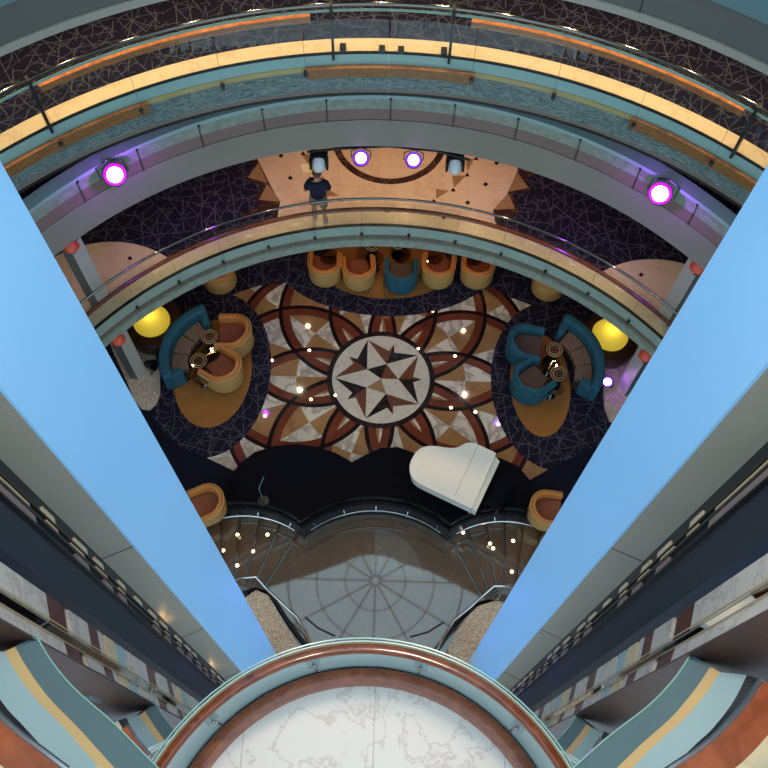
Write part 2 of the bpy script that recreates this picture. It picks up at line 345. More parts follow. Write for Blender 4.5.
o1 = xy(385, 299); flat('orange_carpet_inlay', ell(-.05, o1[1]+.95, 1.75, .95), .022, 'orangerug')
# plain navy carpet in front of the stage, then the black stage with its scalloped edge
nav = [(100, 420), (150, 410), (160, 428), (180, 447), (207, 458), (236, 472), (400, 500), (530, 480), (560, 463), (600, 445), (660, 430), (660, 560), (100, 560)]
st = [(222, 500), (228, 480), (240, 463), (255, 452), (275, 446), (297, 444), (318, 447), (336, 453), (352, 462), (365, 455), (380, 448), (398, 447), (412, 452), (440, 462), (470, 455), (500, 458), (518, 466), (530, 480), (536, 500)]
def scal(z=0):
    L = []
    for (x0, y0), (xm, ym), (x1, y1) in (((150, 560), (256, 509.5), (302, 528)), ((302, 528), (374, 503.5), (449, 531)), ((449, 531), (492, 515), (600, 575))):
        p0, pm, p1 = (Vector((*xy(a, b, z), 0)) for a, b in ((x0, y0), (xm, ym), (x1, y1)))
        # circle through three points
        ax_, ay_, bx, by, cx, cy = p0.x, p0.y, pm.x, pm.y, p1.x, p1.y
        D = 2*(ax_*(by-cy)+bx*(cy-ay_)+cx*(ay_-by))
        ux = ((ax_**2+ay_**2)*(by-cy)+(bx**2+by**2)*(cy-ay_)+(cx**2+cy**2)*(ay_-by))/D
        uy = ((ax_**2+ay_**2)*(cx-bx)+(bx**2+by**2)*(ax_-cx)+(cx**2+cy**2)*(bx-ax_))/D
        r = math.hypot(ax_-ux, ay_-uy); a0 = math.atan2(ay_-uy, ax_-ux); a1 = math.atan2(cy-uy, cx-ux)
        L.append([(ux, uy, r, a0+(a1-a0)*i/24) for i in range(25)])
    return L
SC = scal(0.0)
edge = [(u+r*math.cos(a), v+r*math.sin(a)) for seg in SC for (u, v, r, a) in seg]
flat('stage', [xy(*p, .2) for p in st]+[p for p in edge[::-1] if abs(p[0]+.07) < 3.6], .2, 'stage')
# ------------------------------------------------------------------ landing below the stage
LZ = -.9
flat('landing_floor', [(-4.6, 0.5), (4.4, .5), (4.4, 7.2), (-4.6, 7.2)], LZ, 'landing', LZ-.2)
qc = at(374, 575, LZ)
rq = (at(374, 529, LZ)-qc).length
mb = MB(); mb.prism([(qc.x, qc.y)]+[(qc.x+rq*math.cos(R_(a)), qc.y+rq*math.sin(R_(a))) for a in range(0, 91, 5)], LZ-.02, LZ+.003); struct(mb.build('floor_inlay', 'landing2'))
for pts in ([(305, 617), (318, 628), (335, 636)], [(444, 622), (428, 632), (410, 637)]):
    mb = MB(); mb.tube([at(*p, LZ+.01) for p in pts], .02, 6); struct(mb.build('floor_joint', 'blackm'))
mid_edge = [p for p in edge if -4.6 < p[0] < 4.4]
flat('floor', [(-14, 20), (-14, -6), (-4.6, -6), (-4.6, mid_edge[0][1])]+mid_edge+[(4.4, mid_edge[-1][1]), (4.4, -6), (14, -6), (14, 20)], 0, 'carpet', -.06)
flat('navy_carpet', [xy(*p) for p in nav][:12]+[p for p in edge[::-1] if -4.5 < p[0] < 4.3], .019, 'navy')
# retaining wall of the stage with its chrome rail, three scallops
for i, seg in enumerate(SC):
    a = lambda dr, z: [(u+(r+dr)*math.cos(t), v+(r+dr)*math.sin(t), z) for u, v, r, t in seg]
    w = MB(); w.loft([a(0, LZ-.1), a(0, .12), a(.16, .12), a(.16, LZ-.1)], closed=True)
    nm = ('leftmost', 'middle', 'rightmost')[i]
    t = thing('stage_barrier', 'dark curved stage barrier with thin chrome rail, %s of the three scallops' % nm, 'barrier', (seg[12][0], seg[12][1], LZ), 0)
    inv = Matrix.Translation(-Vector(t.location))
    def put(o, t=t):
        o.parent = t; o.matrix_parent_inverse = Matrix.Translation(-Vector(t.location)); return o
    put(w.build('barrier_wall', 'blackg', smooth=True))
    g = MB(); g.loft([a(.02, .12), a(.02, .42), a(.04, .42), a(.04, .12)], closed=True); put(g.build('glass_guard', 'smoke', smooth=True))
    s = MB(); s.loft([a(-.03, LZ+.0), a(-.03, LZ+.12), a(0, LZ+.12), a(0, LZ+.0)], closed=True); put(s.build('skirting', 'greydark', smooth=True))
    rl = MB(); pp = [(u+(r-.09)*math.cos(tt), v+(r-.09)*math.sin(tt), -.25) for u, v, r, tt in seg[1:-1]]; rl.tube(pp, .022, 8); crl = put(rl.build('chrome_rail', 'chrome', smooth=True))
    for q in (2, 7, 12, 17, 22):
        u, v, r, tt = seg[q]; e = (math.cos(tt), math.sin(tt))
        b = MB(); b.tube([(u+(r-.09)*e[0], v+(r-.09)*e[1], -.26), (u+(r+.0)*e[0], v+(r+.0)*e[1], -.20)], .014, 6); b.lathe([(.03, -.01), (.03, .01)], (u+(r-.09)*e[0], v+(r-.09)*e[1], -.27), 10)
        b.build('rail_bracket', 'chrome', crl)
# winding steps each side
for sd, cpx, name in ((-1, (232, 640), 'left'), (1, (505, 640), 'right')):
    c = at(*cpx, LZ); N0 = 6
    t = thing('winding_stair', 'brown marble fan steps on the %s side below the stage' % name, 'stairs', (c.x, c.y, LZ))
    for k in range(N0):
        if sd < 0: a0, a1 = 62+9.5*k, 62+9.5*(k+1)+.3
        else: a0, a1 = 118-9.5*k, 118-9.5*(k+1)-.3
        r0, r1 = 1.15, 3.3
        pl = [(r0*math.cos(R_(a0)), r0*math.sin(R_(a0))), (r1*math.cos(R_(a0)), r1*math.sin(R_(a0))), (r1*math.cos(R_((a0+a1)/2)), r1*math.sin(R_((a0+a1)/2))), (r1*math.cos(R_(a1)), r1*math.sin(R_(a1))), (r0*math.cos(R_(a1)), r0*math.sin(R_(a1)))]
        MB().prism(pl, 0, .13*(k+1)).build('step', 'landing', t)
        MB().box(((r0+r1)/2*math.cos(R_(a0)), (r0+r1)/2*math.sin(R_(a0)), .13*(k+1)+.001), (r1-r0, .012, .01), R_(a0)).build('nosing', 'bronze', t)
# terrazzo planters with handrails
for sd in (-1, 1):
    if sd < 0: pts = [(246, 597), (256, 590), (268, 595), (276, 608), (282, 620), (292, 634), (300, 650), (290, 670), (250, 670), (236, 640), (236, 610)]; rail = [(230, 582), (240, 578), (256, 577), (268, 590), (285, 606), (297, 617), (306, 632), (316, 652)]; fr = [(242, 592), (254, 588), (268, 592), (276, 605), (288, 624), (302, 642), (312, 656)]
    else: pts = [(498, 600), (490, 602), (478, 606), (466, 618), (456, 632), (448, 648), (452, 670), (500, 670), (520, 640), (510, 605)]; rail = [(512, 588), (505, 586), (494, 586), (480, 598), (468, 609), (454, 620), (444, 636), (434, 656)]; fr = [(502, 601), (490, 600), (476, 604), (463, 616), (450, 632), (438, 650)]
    nm = 'left' if sd < 0 else 'right'
    zt = -.35
    c = at(*pts[3], LZ); t = thing('terrazzo_plinth', 'speckled terrazzo plinth at the foot of the %s blue column' % nm, 'plinth', (c.x, c.y, LZ))
    pl = [xy(*p, zt) for p in pts]; pl = [(x-c.x, y-c.y) for x, y in pl]; MB().prism(pl, 0, zt-LZ).build('body', 'terrazzo', t)
    b = MB(); b.loft([[(xy(*p, zt)[0]-c.x+q, xy(*p, zt)[1]-c.y, z-LZ) for p in fr] for q, z in ((0, LZ), (0, zt+.06), (.09*sd*-1, zt+.06), (.09*sd*-1, LZ))], closed=True); b.build('black_kerb', 'blackg', t)
    t = thing('stair_handrail', 'chrome handrail with glass along the %s terrazzo plinth' % nm, 'handrail', (at(*rail[3], -.0).x, at(*rail[3], 0).y, LZ))
    l = t.location; rp = [at(*p, .1)-l for p in rail]
    MB().tube(rp, .028, 8).build('rail', 'chrome', t, True)
    for q in (1, 3, 5, 6): MB().tube([rp[q], Vector((rp[q].x, rp[q].y, 0))], .016, 6).build('post', 'chrome', t)
    g = MB(); g.loft([[Vector((p.x, p.y, z)) for p in rp[1:7]] for z in (.15, .9)]); g.build('glass_panel', 'glass', t)
# ------------------------------------------------------------------ balconies on the far side
def deck_slab(name, C, R, zf, thick, r2, mat, soff='soffit', a0=-8, a1=188):
    mb = MB(); n = 120
    I = lambda dr, z: arc(C[0], C[1], R+dr, z, a0, a1, n)
    mb.loft([I(.002, zf), I(r2-R, zf)], 0); mb.loft([I(.02, zf-thick), I(r2-R, zf-thick)], 1)
    mb.loft([I(r2-R, zf-thick), I(r2-R, zf)], 1)
    return struct(mb.build(name, [mat, soff], smooth=False))
# mid balcony (one deck above the lounge)
MC = (CX, 4.265); MR = 7.87; ZM = 3.2
deck_slab('balcony_floor', MC, MR, ZM, .75, 13.6, 'carpet')
def balc(name, label, z0): return thing(name, label, 'balcony', (0, 0, 0))
t = thing('balcony_fascia', 'narrow teal and rose curved balcony edge above the lounge armchairs', 'balcony edge')
ringband('upper_band', MC, MR, [(-.03, ZM+.0), (-.03, 2.88), (.1, 2.88), (.1, ZM)], mat='greyteal', parent=t)
ringband('edge_line', MC, MR, [(-.035, ZM+.005), (-.035, ZM+.03), (.03, ZM+.03), (.03, ZM+.005)], mat='blackm', parent=t)
ringband('rose_band', MC, MR, [(.03, 2.88), (.03, 2.66), (.1, 2.66), (.1, 2.88)], mat='pink', parent=t)
ringband('lower_band', MC, MR, [(-.01, 2.66), (-.02, 2.4), (.3, 2.4), (.3, 2.66)], mat='marbledteal', parent=t)
ringband('marble_edge', MC, MR, [(.03, ZM-.01), (.03, ZM+.012), (.36, ZM+.012), (.36, ZM-.01)], mat='creamstone', parent=t)
def seam_panels(t, C, R, z0, z1, step, rng, off=-.07, clampz=None, mat='glass', ph=0, skip=None):
    for k in [q+ph for q in range(*rng)]:
        a0 = 90+step*k+.12; a1 = 90+step*(k+1)-.12
        mb = MB(); mb.loft([arc(C[0], C[1], R+off+d, z, a0, a1, 8) for d, z in ((0, z0), (0, z1), (.016, z1), (.016, z0))], closed=True); gp = mb.build('glass_panel', mat, t)
        if k == skip: continue
        a = R_(90+step*k); e = Vector((math.cos(a), math.sin(a), 0)); p = Vector((C[0], C[1], 0))+e*(R+off-.015)
        cl = MB(); cz = clampz
        cl.tube([p+Vector((0, 0, cz))-e*.02, p+Vector((0, 0, cz))+e*.09], .035, 10); cl.build('clamp', 'steel', gp, True)
        jl = MB(); jl.box(p+Vector((0, 0, (z0+z1)/2)), (.008, .008, z1-z0), a); jl.build('joint_strip', 'steel', t)
t = thing('glass_balustrade', 'glass balustrade with thin chrome rail and dark wood rail behind the standing man', 'balustrade')
t['label'] = 'lower curved glass balustrade with dark wood rail in front of the standing man'
MB().tube(arc(MC[0], 4.10, 8.03, 4.17, -5, 185, 120), .028, 10).build('chrome_rail', 'railsteel', t, True)
MB().tube(arc(MC[0], MC[1]+.0, 7.88, 3.78, -5, 185, 120), .05, 8).build('wood_rail', 'wood', t, True)
seam_panels(t, MC, MR, 2.7, 4.1, 7.85, (-9, 9), clampz=2.95, ph=.5)
def post(C, R, a, z0, z1, w=.03, mat='blackm'):
    e = Vector((math.cos(R_(a)), math.sin(R_(a)), 0)); p = Vector((C[0], C[1], 0))+e*R
    return MB().box(p+Vector((0, 0, (z0+z1)/2)), (w*2.6, w, z1-z0), R_(a))
# inlaid marble on the mid balcony floor
def inl(name, pts, z, mat): return flat(name, [xy(*p, ZM) for p in pts], ZM+z, mat, ZM-.02)
def fitc(pts):
    import itertools
    # least squares circle
    n = len(pts); sx = sum(p[0] for p in pts)/n; sy = sum(p[1] for p in pts)/n
    u = [(p[0]-sx, p[1]-sy) for p in pts]; suu = sum(a*a for a, b in u); svv = sum(b*b for a, b in u); suv = sum(a*b for a, b in u)
    suuu = sum(a**3 for a, b in u); svvv = sum(b**3 for a, b in u); suvv = sum(a*b*b for a, b in u); svuu = sum(b*a*a for a, b in u)
    D = suu*svv-suv*suv; p1 = (suuu+suvv)/2; p2 = (svvv+svuu)/2
    uc = (p1*svv-p2*suv)/D; vc = (suu*p2-suv*p1)/D
    return uc+sx, vc+sy, math.sqrt(uc*uc+vc*vc+(suu+svv)/n)
def clipring(poly): return [p for p in poly if math.hypot(p[0]-MC[0], p[1]-MC[1]) > MR+.03]
def ringpoly(cx, cy, r, n=96):            # circle clipped to the balcony floor
    out = []
    for i in range(n):
        x, y = cx+r*math.cos(2*PI*i/n), cy+r*math.sin(2*PI*i/n); d = math.hypot(x-MC[0], y-MC[1])
        if d < MR+.04: x, y = MC[0]+(x-MC[0])*(MR+.04)/d, MC[1]+(y-MC[1])*(MR+.04)/d
        out.append((x, y))
    return out
rc = fitc(crop(256, 0, 3, [(242, 440), (262, 480), (310, 520), (380, 543), (450, 540), (510, 510), (552, 465)], ZM))
RX, RY, RR = rc
bL = crop(200, 140, 5.12, [(290, 90), (330, 170), (365, 240), (410, 320), (400, 380), (395, 420)], ZM)
bR = crop(420, 120, 5.49, [(535, 280), (510, 340), (470, 420), (400, 495), (412, 560), (430, 590)], ZM)
main = [(RX+3.2, RY+2.6), (RX-3.2, RY+2.6)]+bL
inner = [(MC[0]+(MR+.04)*math.cos(R_(a)), MC[1]+(MR+.04)*math.sin(R_(a))) for a in range(108, 71, -2)]
flat('balcony_marble', main+inner+bR[::-1], ZM+.008, 'peachmarble', ZM-.02)
# dark marble backing of the star points, star points themselves
for pts in ([(250, 158), (262, 157), (283, 203), (280, 212), (240, 216), (262, 203), (255, 200), (262, 186), (245, 178), (255, 168)],
            [(538, 172), (519, 170), (492, 210), (498, 222), (520, 214), (518, 208), (512, 194), (530, 190), (524, 180)]):
    inl('marble_border', pts, .005, 'darkmarble')
for pts in ([(258.6, 163), (248, 177.5), (267.4, 183.3)], [(267.4, 184), (259, 200), (281, 202)], [(517.5, 173), (528.4, 188), (508.4, 192)], [(508.4, 193), (514.7, 209), (493, 210)],
            [(326, 188), (339, 196), (322, 197)], [(436, 189), (449, 191), (436, 199)], [(452, 176), (466, 176), (454, 188)], [(466, 160), (474, 159), (467, 172)], [(312, 155), (301, 154), (311, 168)]):
    inl('marble_star_point', pts, .012, 'taninlay')
def dia(x, y, s=2.6): return [(x-s, y), (x, y-s*.85), (x+s, y), (x, y+s*.85)]
for x, y in ((496.5, 163.3), (485.6, 184.7), (467.7, 203), (444, 217.5), (281, 156), (290.3, 178.3), (130, 258.5), (641, 275)):
    inl('marble_diamond', dia(x, y), .016, 'blackinlay')
for x, y in ((476, 158.6), (467, 175), (453, 190), (433.7, 201), (303, 153.5), (341, 200), (387, 211)):
    inl('marble_triangle', [(x-2.4, y+1.6), (x+2.6, y+1.8), (x+.2, y-2)], .016, 'blackinlay')
ri = MB(); n = 96
ri.loft([[(RX+r*math.cos(2*PI*i/n), RY+r*math.sin(2*PI*i/n), z) for i in range(n+1)] for r, z in ((RR-.07, ZM), (RR-.07, ZM+.013), (RR+.09, ZM+.013), (RR+.09, ZM))]); struct(ri.build('marble_ring', 'darkmarble'))
for q in (crop(60, 220, 5.9, [(165, 145), (300, 130), (450, 145), (580, 190), (650, 235)], ZM), crop(590, 240, 5.9, [(100, 175), (180, 140), (330, 115), (480, 125), (560, 142)], ZM)):
    cx, cy, r = fitc(q); r = min(r, 3)
    flat('balcony_marble', ringpoly(cx, cy, r), ZM+.006, 'peachmarble', ZM-.02)
# parapet deck (second deck): solid curved bulkhead
PC = (-.11, 4.30); PR = 8.15
deck_slab('balcony_floor', (PC[0], PC[1]), PR+.05, 6.2, .4, 13.6, 'decklines')
t = thing('balcony_bulkhead', 'broad grey curved bulkhead with teal capping carrying the violet spotlights', 'balcony edge')
ringband('lower_panel', PC, PR, [(0, 6.24), (.02, 5.46), (.3, 5.46), (.3, 6.24)], mat='grey', parent=t)
ringband('groove', PC, PR, [(.03, 6.24), (.03, 6.27), (.2, 6.27), (.2, 6.24)], mat='blackm', parent=t)
ringband('rose_band', PC, PR, [(0.0, 6.27), (0.0, 6.56), (.1, 6.56), (.1, 6.27)], mat='pink', parent=t)
ringband('teal_band', PC, PR, [(0.0, 6.56), (.0, 6.9), (.1, 6.9), (.1, 6.56)], mat='marbledteal', parent=t)
ringband('capping', PC, PR, [(-.07, 6.9), (-.07, 6.99), (.2, 6.99), (.2, 6.9)], mat='teal', parent=t)
for k in range(-8, 9):
    a = R_(89.4+8.7*k); e = Vector((math.cos(a), math.sin(a), 0)); p = Vector((PC[0], PC[1], 0))+e*(PR-.03)
    b = MB(); b.box(p+Vector((0, 0, 6.6)), (.015, .012, .7), a); b.build('joint_strip', 'blackm', t)
    b = MB(); b.tube([p+Vector((0, 0, 6.9))-e*.05, p+Vector((0, 0, 6.9))+e*.04], .03, 8); b.build('clamp', 'steel', t)
# third deck: wide balcony with gate
UC = (CX, 2.65); UR = 8.76; ZU = 9.0
deck_slab('balcony_floor', UC, UR, ZU, .9, 13.6, 'decklines')
t = thing('balcony_fascia', 'wide curved balcony edge with wavy etched teal panel below the gated balustrade', 'balcony edge')
ringband('marble_edge', UC, UR, [(.0, ZU-.01), (.0, ZU+.015), (.29, ZU+.015), (.29, ZU-.01)], mat='creamstone', parent=t)
ringband('edge_line', UC, UR, [(-.02, ZU-.03), (-.02, ZU+.02), (.0, ZU+.02), (.0, ZU-.03)], mat='blackm', parent=t)
ringband('teal_band', UC, UR, [(-.01, ZU-.03), (-.03, 8.76), (.1, 8.76), (.1, ZU-.03)], mat='teal', parent=t)
ringband('gold_reflection', UC, UR, [(-.05, 8.76), (-.05, 8.66), (.1, 8.66), (.1, 8.76)], mat='gold', parent=t)  # gold stripe imitates a reflection along the fascia
ringband('etched_panel', UC, UR, [(-.02, 8.66), (-.02, 8.18), (.1, 8.18), (.1, 8.66)], mat='wavy', parent=t)
ringband('rose_band', UC, UR, [(-.02, 8.18), (-.02, 8.10), (.1, 8.10), (.1, 8.18)], mat='pink', parent=t)
ringband('shadow_rim', UC, UR, [(-.03, 8.10), (-.03, 8.05), (.3, 8.05), (.3, 8.10)], mat='blackm', parent=t)
def wbar(t, a0, a1, z0, z1, dr, mat='woodl', nm='wood_rail', w=.08):
    mb = MB(); mb.loft([arc(UC[0], UC[1], UR+dr+d, z, a0, a1, 24) for d, z in ((0, z0), (0, z1), (w, z1), (w, z0))], closed=True); return mb.build(nm, mat, t, True)
ang = lambda px_, py_: math.degrees(math.atan2(*(lambda p: (p.y-UC[1], p.x-UC[0]))(oncyl(px_, py_, UC[0], UC[1], UR))))
for (pa, pb) in (((306, 66), (475, 74)), ((0, 168), (147, 103)), ((632, 118), (768, 190))):
    wbar(t, ang(*pa), ang(*pb), 8.57, 8.77, -.13, nm='rail_reflection')  # wood-coloured bars stand in for the rail's reflection in the glass
t = thing('glass_balustrade', 'upper gated glass balustrade with bright chrome rail and light wood rails', 'balustrade')
MB().tube(arc(UC[0], UC[1]+.04, 8.71, 9.98, -5, 185, 160), .038, 10).build('chrome_rail', 'railsteel', t, True)
MB().tube(arc(UC[0], UC[1]+.04, 8.71, 9.86, -5, 185, 160), .02, 8).build('chrome_rail', 'glassedge', t, True)
for (pa, pb) in (((36, 78), (310, 14)), ((472, 18), (745, 107))):
    wbar(t, ang(*pa), ang(*pb), 9.62, 9.74, .02)
seam_panels(t, UC, UR, 8.15, 9.8, 9.2, (-8, 8), clampz=8.7, off=-.15, skip=0)
for q in ((333, 50), (450, 52), (47, 122), (737, 147)):
    pt_ = oncyl(*q, UC[0], UC[1], UR); a = math.degrees(math.atan2(pt_.y-UC[1], pt_.x-UC[0]))
    post(UC, UR-.02, a, ZU-.1, 10.02, .045).build('gate_post', 'blackm', t)
for x, y in ((343, 47), (382, 49), (401, 50), (444, 51)):
    p = at(x, y, ZU+.05); MB().box(p, (.1, .1, .08)).build('floor_stop', 'steel', t)
# fourth deck grey bulkhead cropping the top corners
TC = (CX, 2.03); TR = 8.3
t = thing('balcony_bulkhead', 'grey bulkhead with pale trim cropping the top corners of the view', 'balcony edge')
ringband('panel', TC, TR, [(0, 12.05), (0, 11.5), (.2, 11.5), (.2, 12.05)], mat='greydark', parent=t)
ringband('trim', TC, TR, [(-.03, 11.5), (-.03, 11.38), (.2, 11.38), (.2, 11.5)], mat='grey', parent=t)
ringband('capping', TC, TR, [(-.05, 12.05), (-.05, 12.5), (.3, 12.5), (.3, 12.05)], mat='tealdark', parent=t)
for q in ((641, 8),(200,-20)):
    pt_ = oncyl(*q, TC[0], TC[1], TR); a = math.degrees(math.atan2(pt_.y-TC[1], pt_.x-TC[0]))
    post(TC, TR-.001, a, 11.5, 12.05, .012).build('joint_strip', 'blackm', t)
deck_slab('balcony_floor', TC, TR+.05, 12.2, .7, 13.6, 'decklines')
# outer walls behind the balconies
mb = MB(); mb.loft([arc(CX, 3.2, 13.4, z, -20, 200, 90) for z in (-.1, 13)]); struct(mb.build('wall_outer', 'wall'))
# ------------------------------------------------------------------ side piers between the balconies
for sd, nm, kz, z0, z1, lab in ((-1, 'left', 1.035, ZM, 5.42, 'slim grey and cream pier rising from the %s end of the marble balcony floor'), (1, 'right', 1.035, ZM, 5.42, 'slim grey and cream pier rising from the %s end of the marble balcony floor'),
                         (-1, 'left', 1.015, 0, 2.38, 'short grey and cream pier on the %s terrazzo island of the lounge'), (1, 'right', 1.015, 0, 2.38, 'short grey and cream pier on the %s terrazzo island of the lounge')):
    if sd < 0: P1, P2 = Vector((-5.77, 9.71)), Vector((-5.90, 9.44))
    else: P1, P2 = Vector(xy(651, 326.4, ZM)), Vector(xy(657.5, 340, ZM))
    P1 = P1*kz; P2 = P2*kz
    side = Vector((-.2, .02)) if sd < 0 else Vector((.09, .0))
    P3 = P2+side; P4 = P1+side
    t = thing('pier', lab % nm, 'pier', (P1.x, P1.y, z0))
    MB().prism([(p.x-P1.x, p.y-P1.y) for p in (P1, P2, P3, P4)], .0, z1-z0).build('shaft', 'greydark', t)
    L = [P1+(-side).normalized()*.02, P2+(-side).normalized()*.02]
    MB().prism([(p.x-P1.x, p.y-P1.y) for p in (P1, P2, L[1], L[0])], .0, z1-z0-.01).build('cream_face', 'trimwhite', t)
# red wall lamps at the piers
for q, z, lab in (((72, 248), 5.3, 'small red dome lamp on the left pier above the balcony'), ((119, 341), 2.25, 'small red dome lamp on the left pier over the lounge'),
                  ((697, 269), 5.3, 'small red dome lamp on the right pier above the balcony'), ((645, 357), 2.25, 'small red dome lamp on the right pier over the lounge')):
    p = at(*q, z); t = thing('wall_lamp', lab, 'lamp', p)
    MB().lathe([(.001, -.02), (.13, 0), (.16, .05), (.14, .12), (.08, .17), (.001, .19)], n=18).build('shade', 'red', t, True)
    MB().box((0, .0, -.04), (.12, .2, .06)).build('bracket', 'blackm', t)
# ------------------------------------------------------------------ blue columns and elevator fronts at both sides
def pol(rho, az): return (rho*math.cos(R_(az)), rho*math.sin(R_(az)))
ZT = 21.5
def zon(px_, py_, p, q):                  # height where the view line meets the vertical plane p-q
    d = ray(px_, py_); n = Vector((q[1]-p[1], -(q[0]-p[0]))); k = (n.x*p[0]+n.y*p[1])/(n.x*d.x+n.y*d.y); return H+d.z*k
for sd, nm in ((-1, 'left'), (1, 'right')):
    if sd < 0: A, B, Cc, D1, D, E1, E2, E3 = pol(3.85, 123.65), pol(3.42, 135.05), pol(3.55, 140.2), pol(2.86, 147.9), pol(2.82, 149.2), pol(2.66, 152.1), pol(2.58, 153.6), pol(2.48, 155.45)
    else: A, B, Cc, D1, D, E1, E2, E3 = pol(3.85, 57.95), pol(3.42, 47.95), pol(3.55, 42.55), pol(2.86, 34.6), pol(2.82, 33.1), pol(2.66, 30.2), pol(2.58, 29.0), pol(2.48, 27.3)
    t = thing('blue_column', 'tall %s column with glowing sky blue face and grey side' % nm, 'column', (B[0], B[1], -.345))
    def loc(*ps): return [(p[0]-B[0], p[1]-B[1]) for p in ps]
    back = (A[0]+sd*.5, A[1]+.15)
    z0, z1 = 0, ZT+.345
    inn = lambda p, q, k: (p[0]+(q[0]-p[0])*k, p[1]+(q[1]-p[1])*k)
    MB().prism(loc(A, B, inn(B, Cc, .06), (A[0]+sd*.05, A[1]+.02)), z0, z1).build('blue_face', 'bluepanel', t)
    MB().prism(loc(inn(B, Cc, .06), Cc, (Cc[0]+sd*.1, Cc[1]+.3), back, (A[0]+sd*.05, A[1]+.02)), z0, z1).build('grey_side', 'columngrey', t)
    # joints across the grey side
    for zz in (15.4, 11.2, 7.0, 3.0):
        s = MB(); a_, b2 = inn(B, Cc, .06), Cc; s.box(((a_[0]+b2[0])/2-B[0]-sd*.0, (a_[1]+b2[1])/2-B[1]-.002, zz+.345), (math.hypot(b2[0]-a_[0], b2[1]-a_[1]), .008, .012), math.atan2(b2[1]-a_[1], b2[0]-a_[0])); s.build('panel_joint', 'greydark', t)
    z1 = ZT-LZ
    # elevator shaft: black glass, bars imitating broken reflections, dark blue glass, navy edge
    t = thing('elevator_shaft', 'black glass lift shaft beside the %s blue column' % nm, 'elevator shaft', (Cc[0], Cc[1], LZ))
    def lc2(*ps): return [(p[0]-Cc[0], p[1]-Cc[1]) for p in ps]
    M1 = inn(Cc, D1, .12); M2 = inn(Cc, D1, .48); ob = lambda p: (p[0]+sd*.25, p[1]+.12)
    MB().prism(lc2(Cc, M1, ob(M1), ob(Cc)), 0, z1).build('black_frame', 'blackg', t)
    MB().prism(lc2(M2, D1, ob(D1), ob(M2)), 0, z1).build('dark_glass', 'bluegl', t)
    MB().prism(lc2(M1, M2, ob(M2), ob(M1)), 0, z1).build('shaft_back', 'blackg', t)
    dr = Vector((M2[0]-M1[0], M2[1]-M1[1])); aa = math.atan2(dr.y, dr.x); Lm = dr.length
    nx = Vector((-dr.y, dr.x)).normalized(); nx = nx if nx.dot(Vector((-M1[0], -M1[1]))) > 0 else -nx
    for f, w in ((.3, .02), (.56, .03), (.9, .015)):
        c = inn(M1, M2, f); MB().box((c[0]-Cc[0]+nx.x*.012, c[1]-Cc[1]+nx.y*.012, z1/2), (w, .03, z1), aa).build('guide_rail', 'blackm', t)
    rs = random.Random(5); zz = 17.6; k = 0
    while zz > .8:
        h = 1.9 if zz > 15 else (.7 if zz > 13.8 else .36)
        for f, w, mt_ in ((.14, .22, 'creamstone'), (.43, .1, 'gold'), (.74, .22, 'pink')):
            hh = h*rs.uniform(.75, 1.1); of = rs.uniform(-.1, .15)
            if rs.random() < .12: continue
            c = inn(M1, M2, f); MB().box((c[0]-Cc[0]+nx.x*.01, c[1]-Cc[1]+nx.y*.01, zz-LZ-h/2+of), (Lm*w, .025, hh), aa).build('reflection_bar', mt_, t)
        zz -= h+(.42 if k % 2 else .36); k += 1
    MB().prism(lc2(D1, D, ob(D), ob(D1)), 0, z1).build('navy_edge', 'navyedge', t)
    # lift lobby wall: bands of marble, wood and dark reveals, repeated on every deck
    t = empty('lobby_wall', (D[0], D[1], LZ)); t['kind'] = 'structure'
    def lc3(*ps): return [(p[0]-D[0], p[1]-D[1]) for p in ps]
    seq = []
    zA = zon(46, 596, (D[0] if sd < 0 else -D[0], D[1]), (E1[0] if sd < 0 else -E1[0], E1[1])) if sd < 0 else zon(695, 603, D, E1)
    seq.append((ZT, zA, 'wallmarble'))
    for lev in range(0, 5):
        zt = zA-3.24*lev
        for h, mt_ in ((.39, 'wooddoor'), (.15, 'blackg'), (.54, 'wallmarble'), (.29, 'wooddoor'), (.15, 'wallmarble'), (.09, 'blackg'), (.35, 'creamstone'), (.08, 'blackg'), (.27, 'teal'), (.08, 'blackg'), (.22, 'wallmarble'), (.07, 'blackg'), (.56, 'wallmarble')):
            seq.append((zt, zt-h, mt_)); zt -= h
    od = lambda p: (p[0]+sd*.3, p[1]+.1)
    for za, zb, mt_ in seq:
        if zb < LZ or za > ZT: continue
        wn = {'wooddoor': 'wood_panel', 'blackg': 'dark_reveal', 'wallmarble': 'marble_panel', 'creamstone': 'cream_panel', 'teal': 'teal_panel'}[mt_]
        rec = .03 if mt_ == 'blackg' else 0
        MB().prism(lc3((D[0]+sd*rec, D[1]), (E1[0]+sd*rec, E1[1]), od(E1), od(D)), zb-LZ, za-LZ).build(wn, mt_, t)
        MB().prism(lc3((E2[0]+sd*rec, E2[1]), (E3[0]+sd*rec, E3[1]), od(E3), od(E2)), zb-LZ-.25, za-LZ-.25).build(wn, mt_, t)
    t = thing('mirror_post', 'tall mirror polished steel strip on the %s lobby wall' % nm, 'post', (E1[0], E1[1], LZ))
    dd = (E2[0]-E1[0], E2[1]-E1[1]); MB().prism([(0, 0), dd, (dd[0]+sd*.1, dd[1]), (sd*.1, 0)], 0, z1).build('mirror_face', 'mirror', t)
    MB().tube([(0-sd*.01, 0.01, 0), (0-sd*.01, .01, z1)], .005, 6).build('edge_bead', 'gold', t); MB().tube([(dd[0]-sd*.01, dd[1], 0), (dd[0]-sd*.01, dd[1], z1)], .005, 6).build('edge_bead', 'gold', t)
    # brown veneer wall from the balcony tips outward
    G = pol(2.02, 155.4) if sd < 0 else pol(1.86+.03, 27.25)
    mb = MB(); mb.prism([G, (G[0]+sd*1.5, G[1]-.55), (G[0]+sd*1.5, G[1]-.45), (G[0]+sd*.06, G[1]+.04)], LZ, ZT)
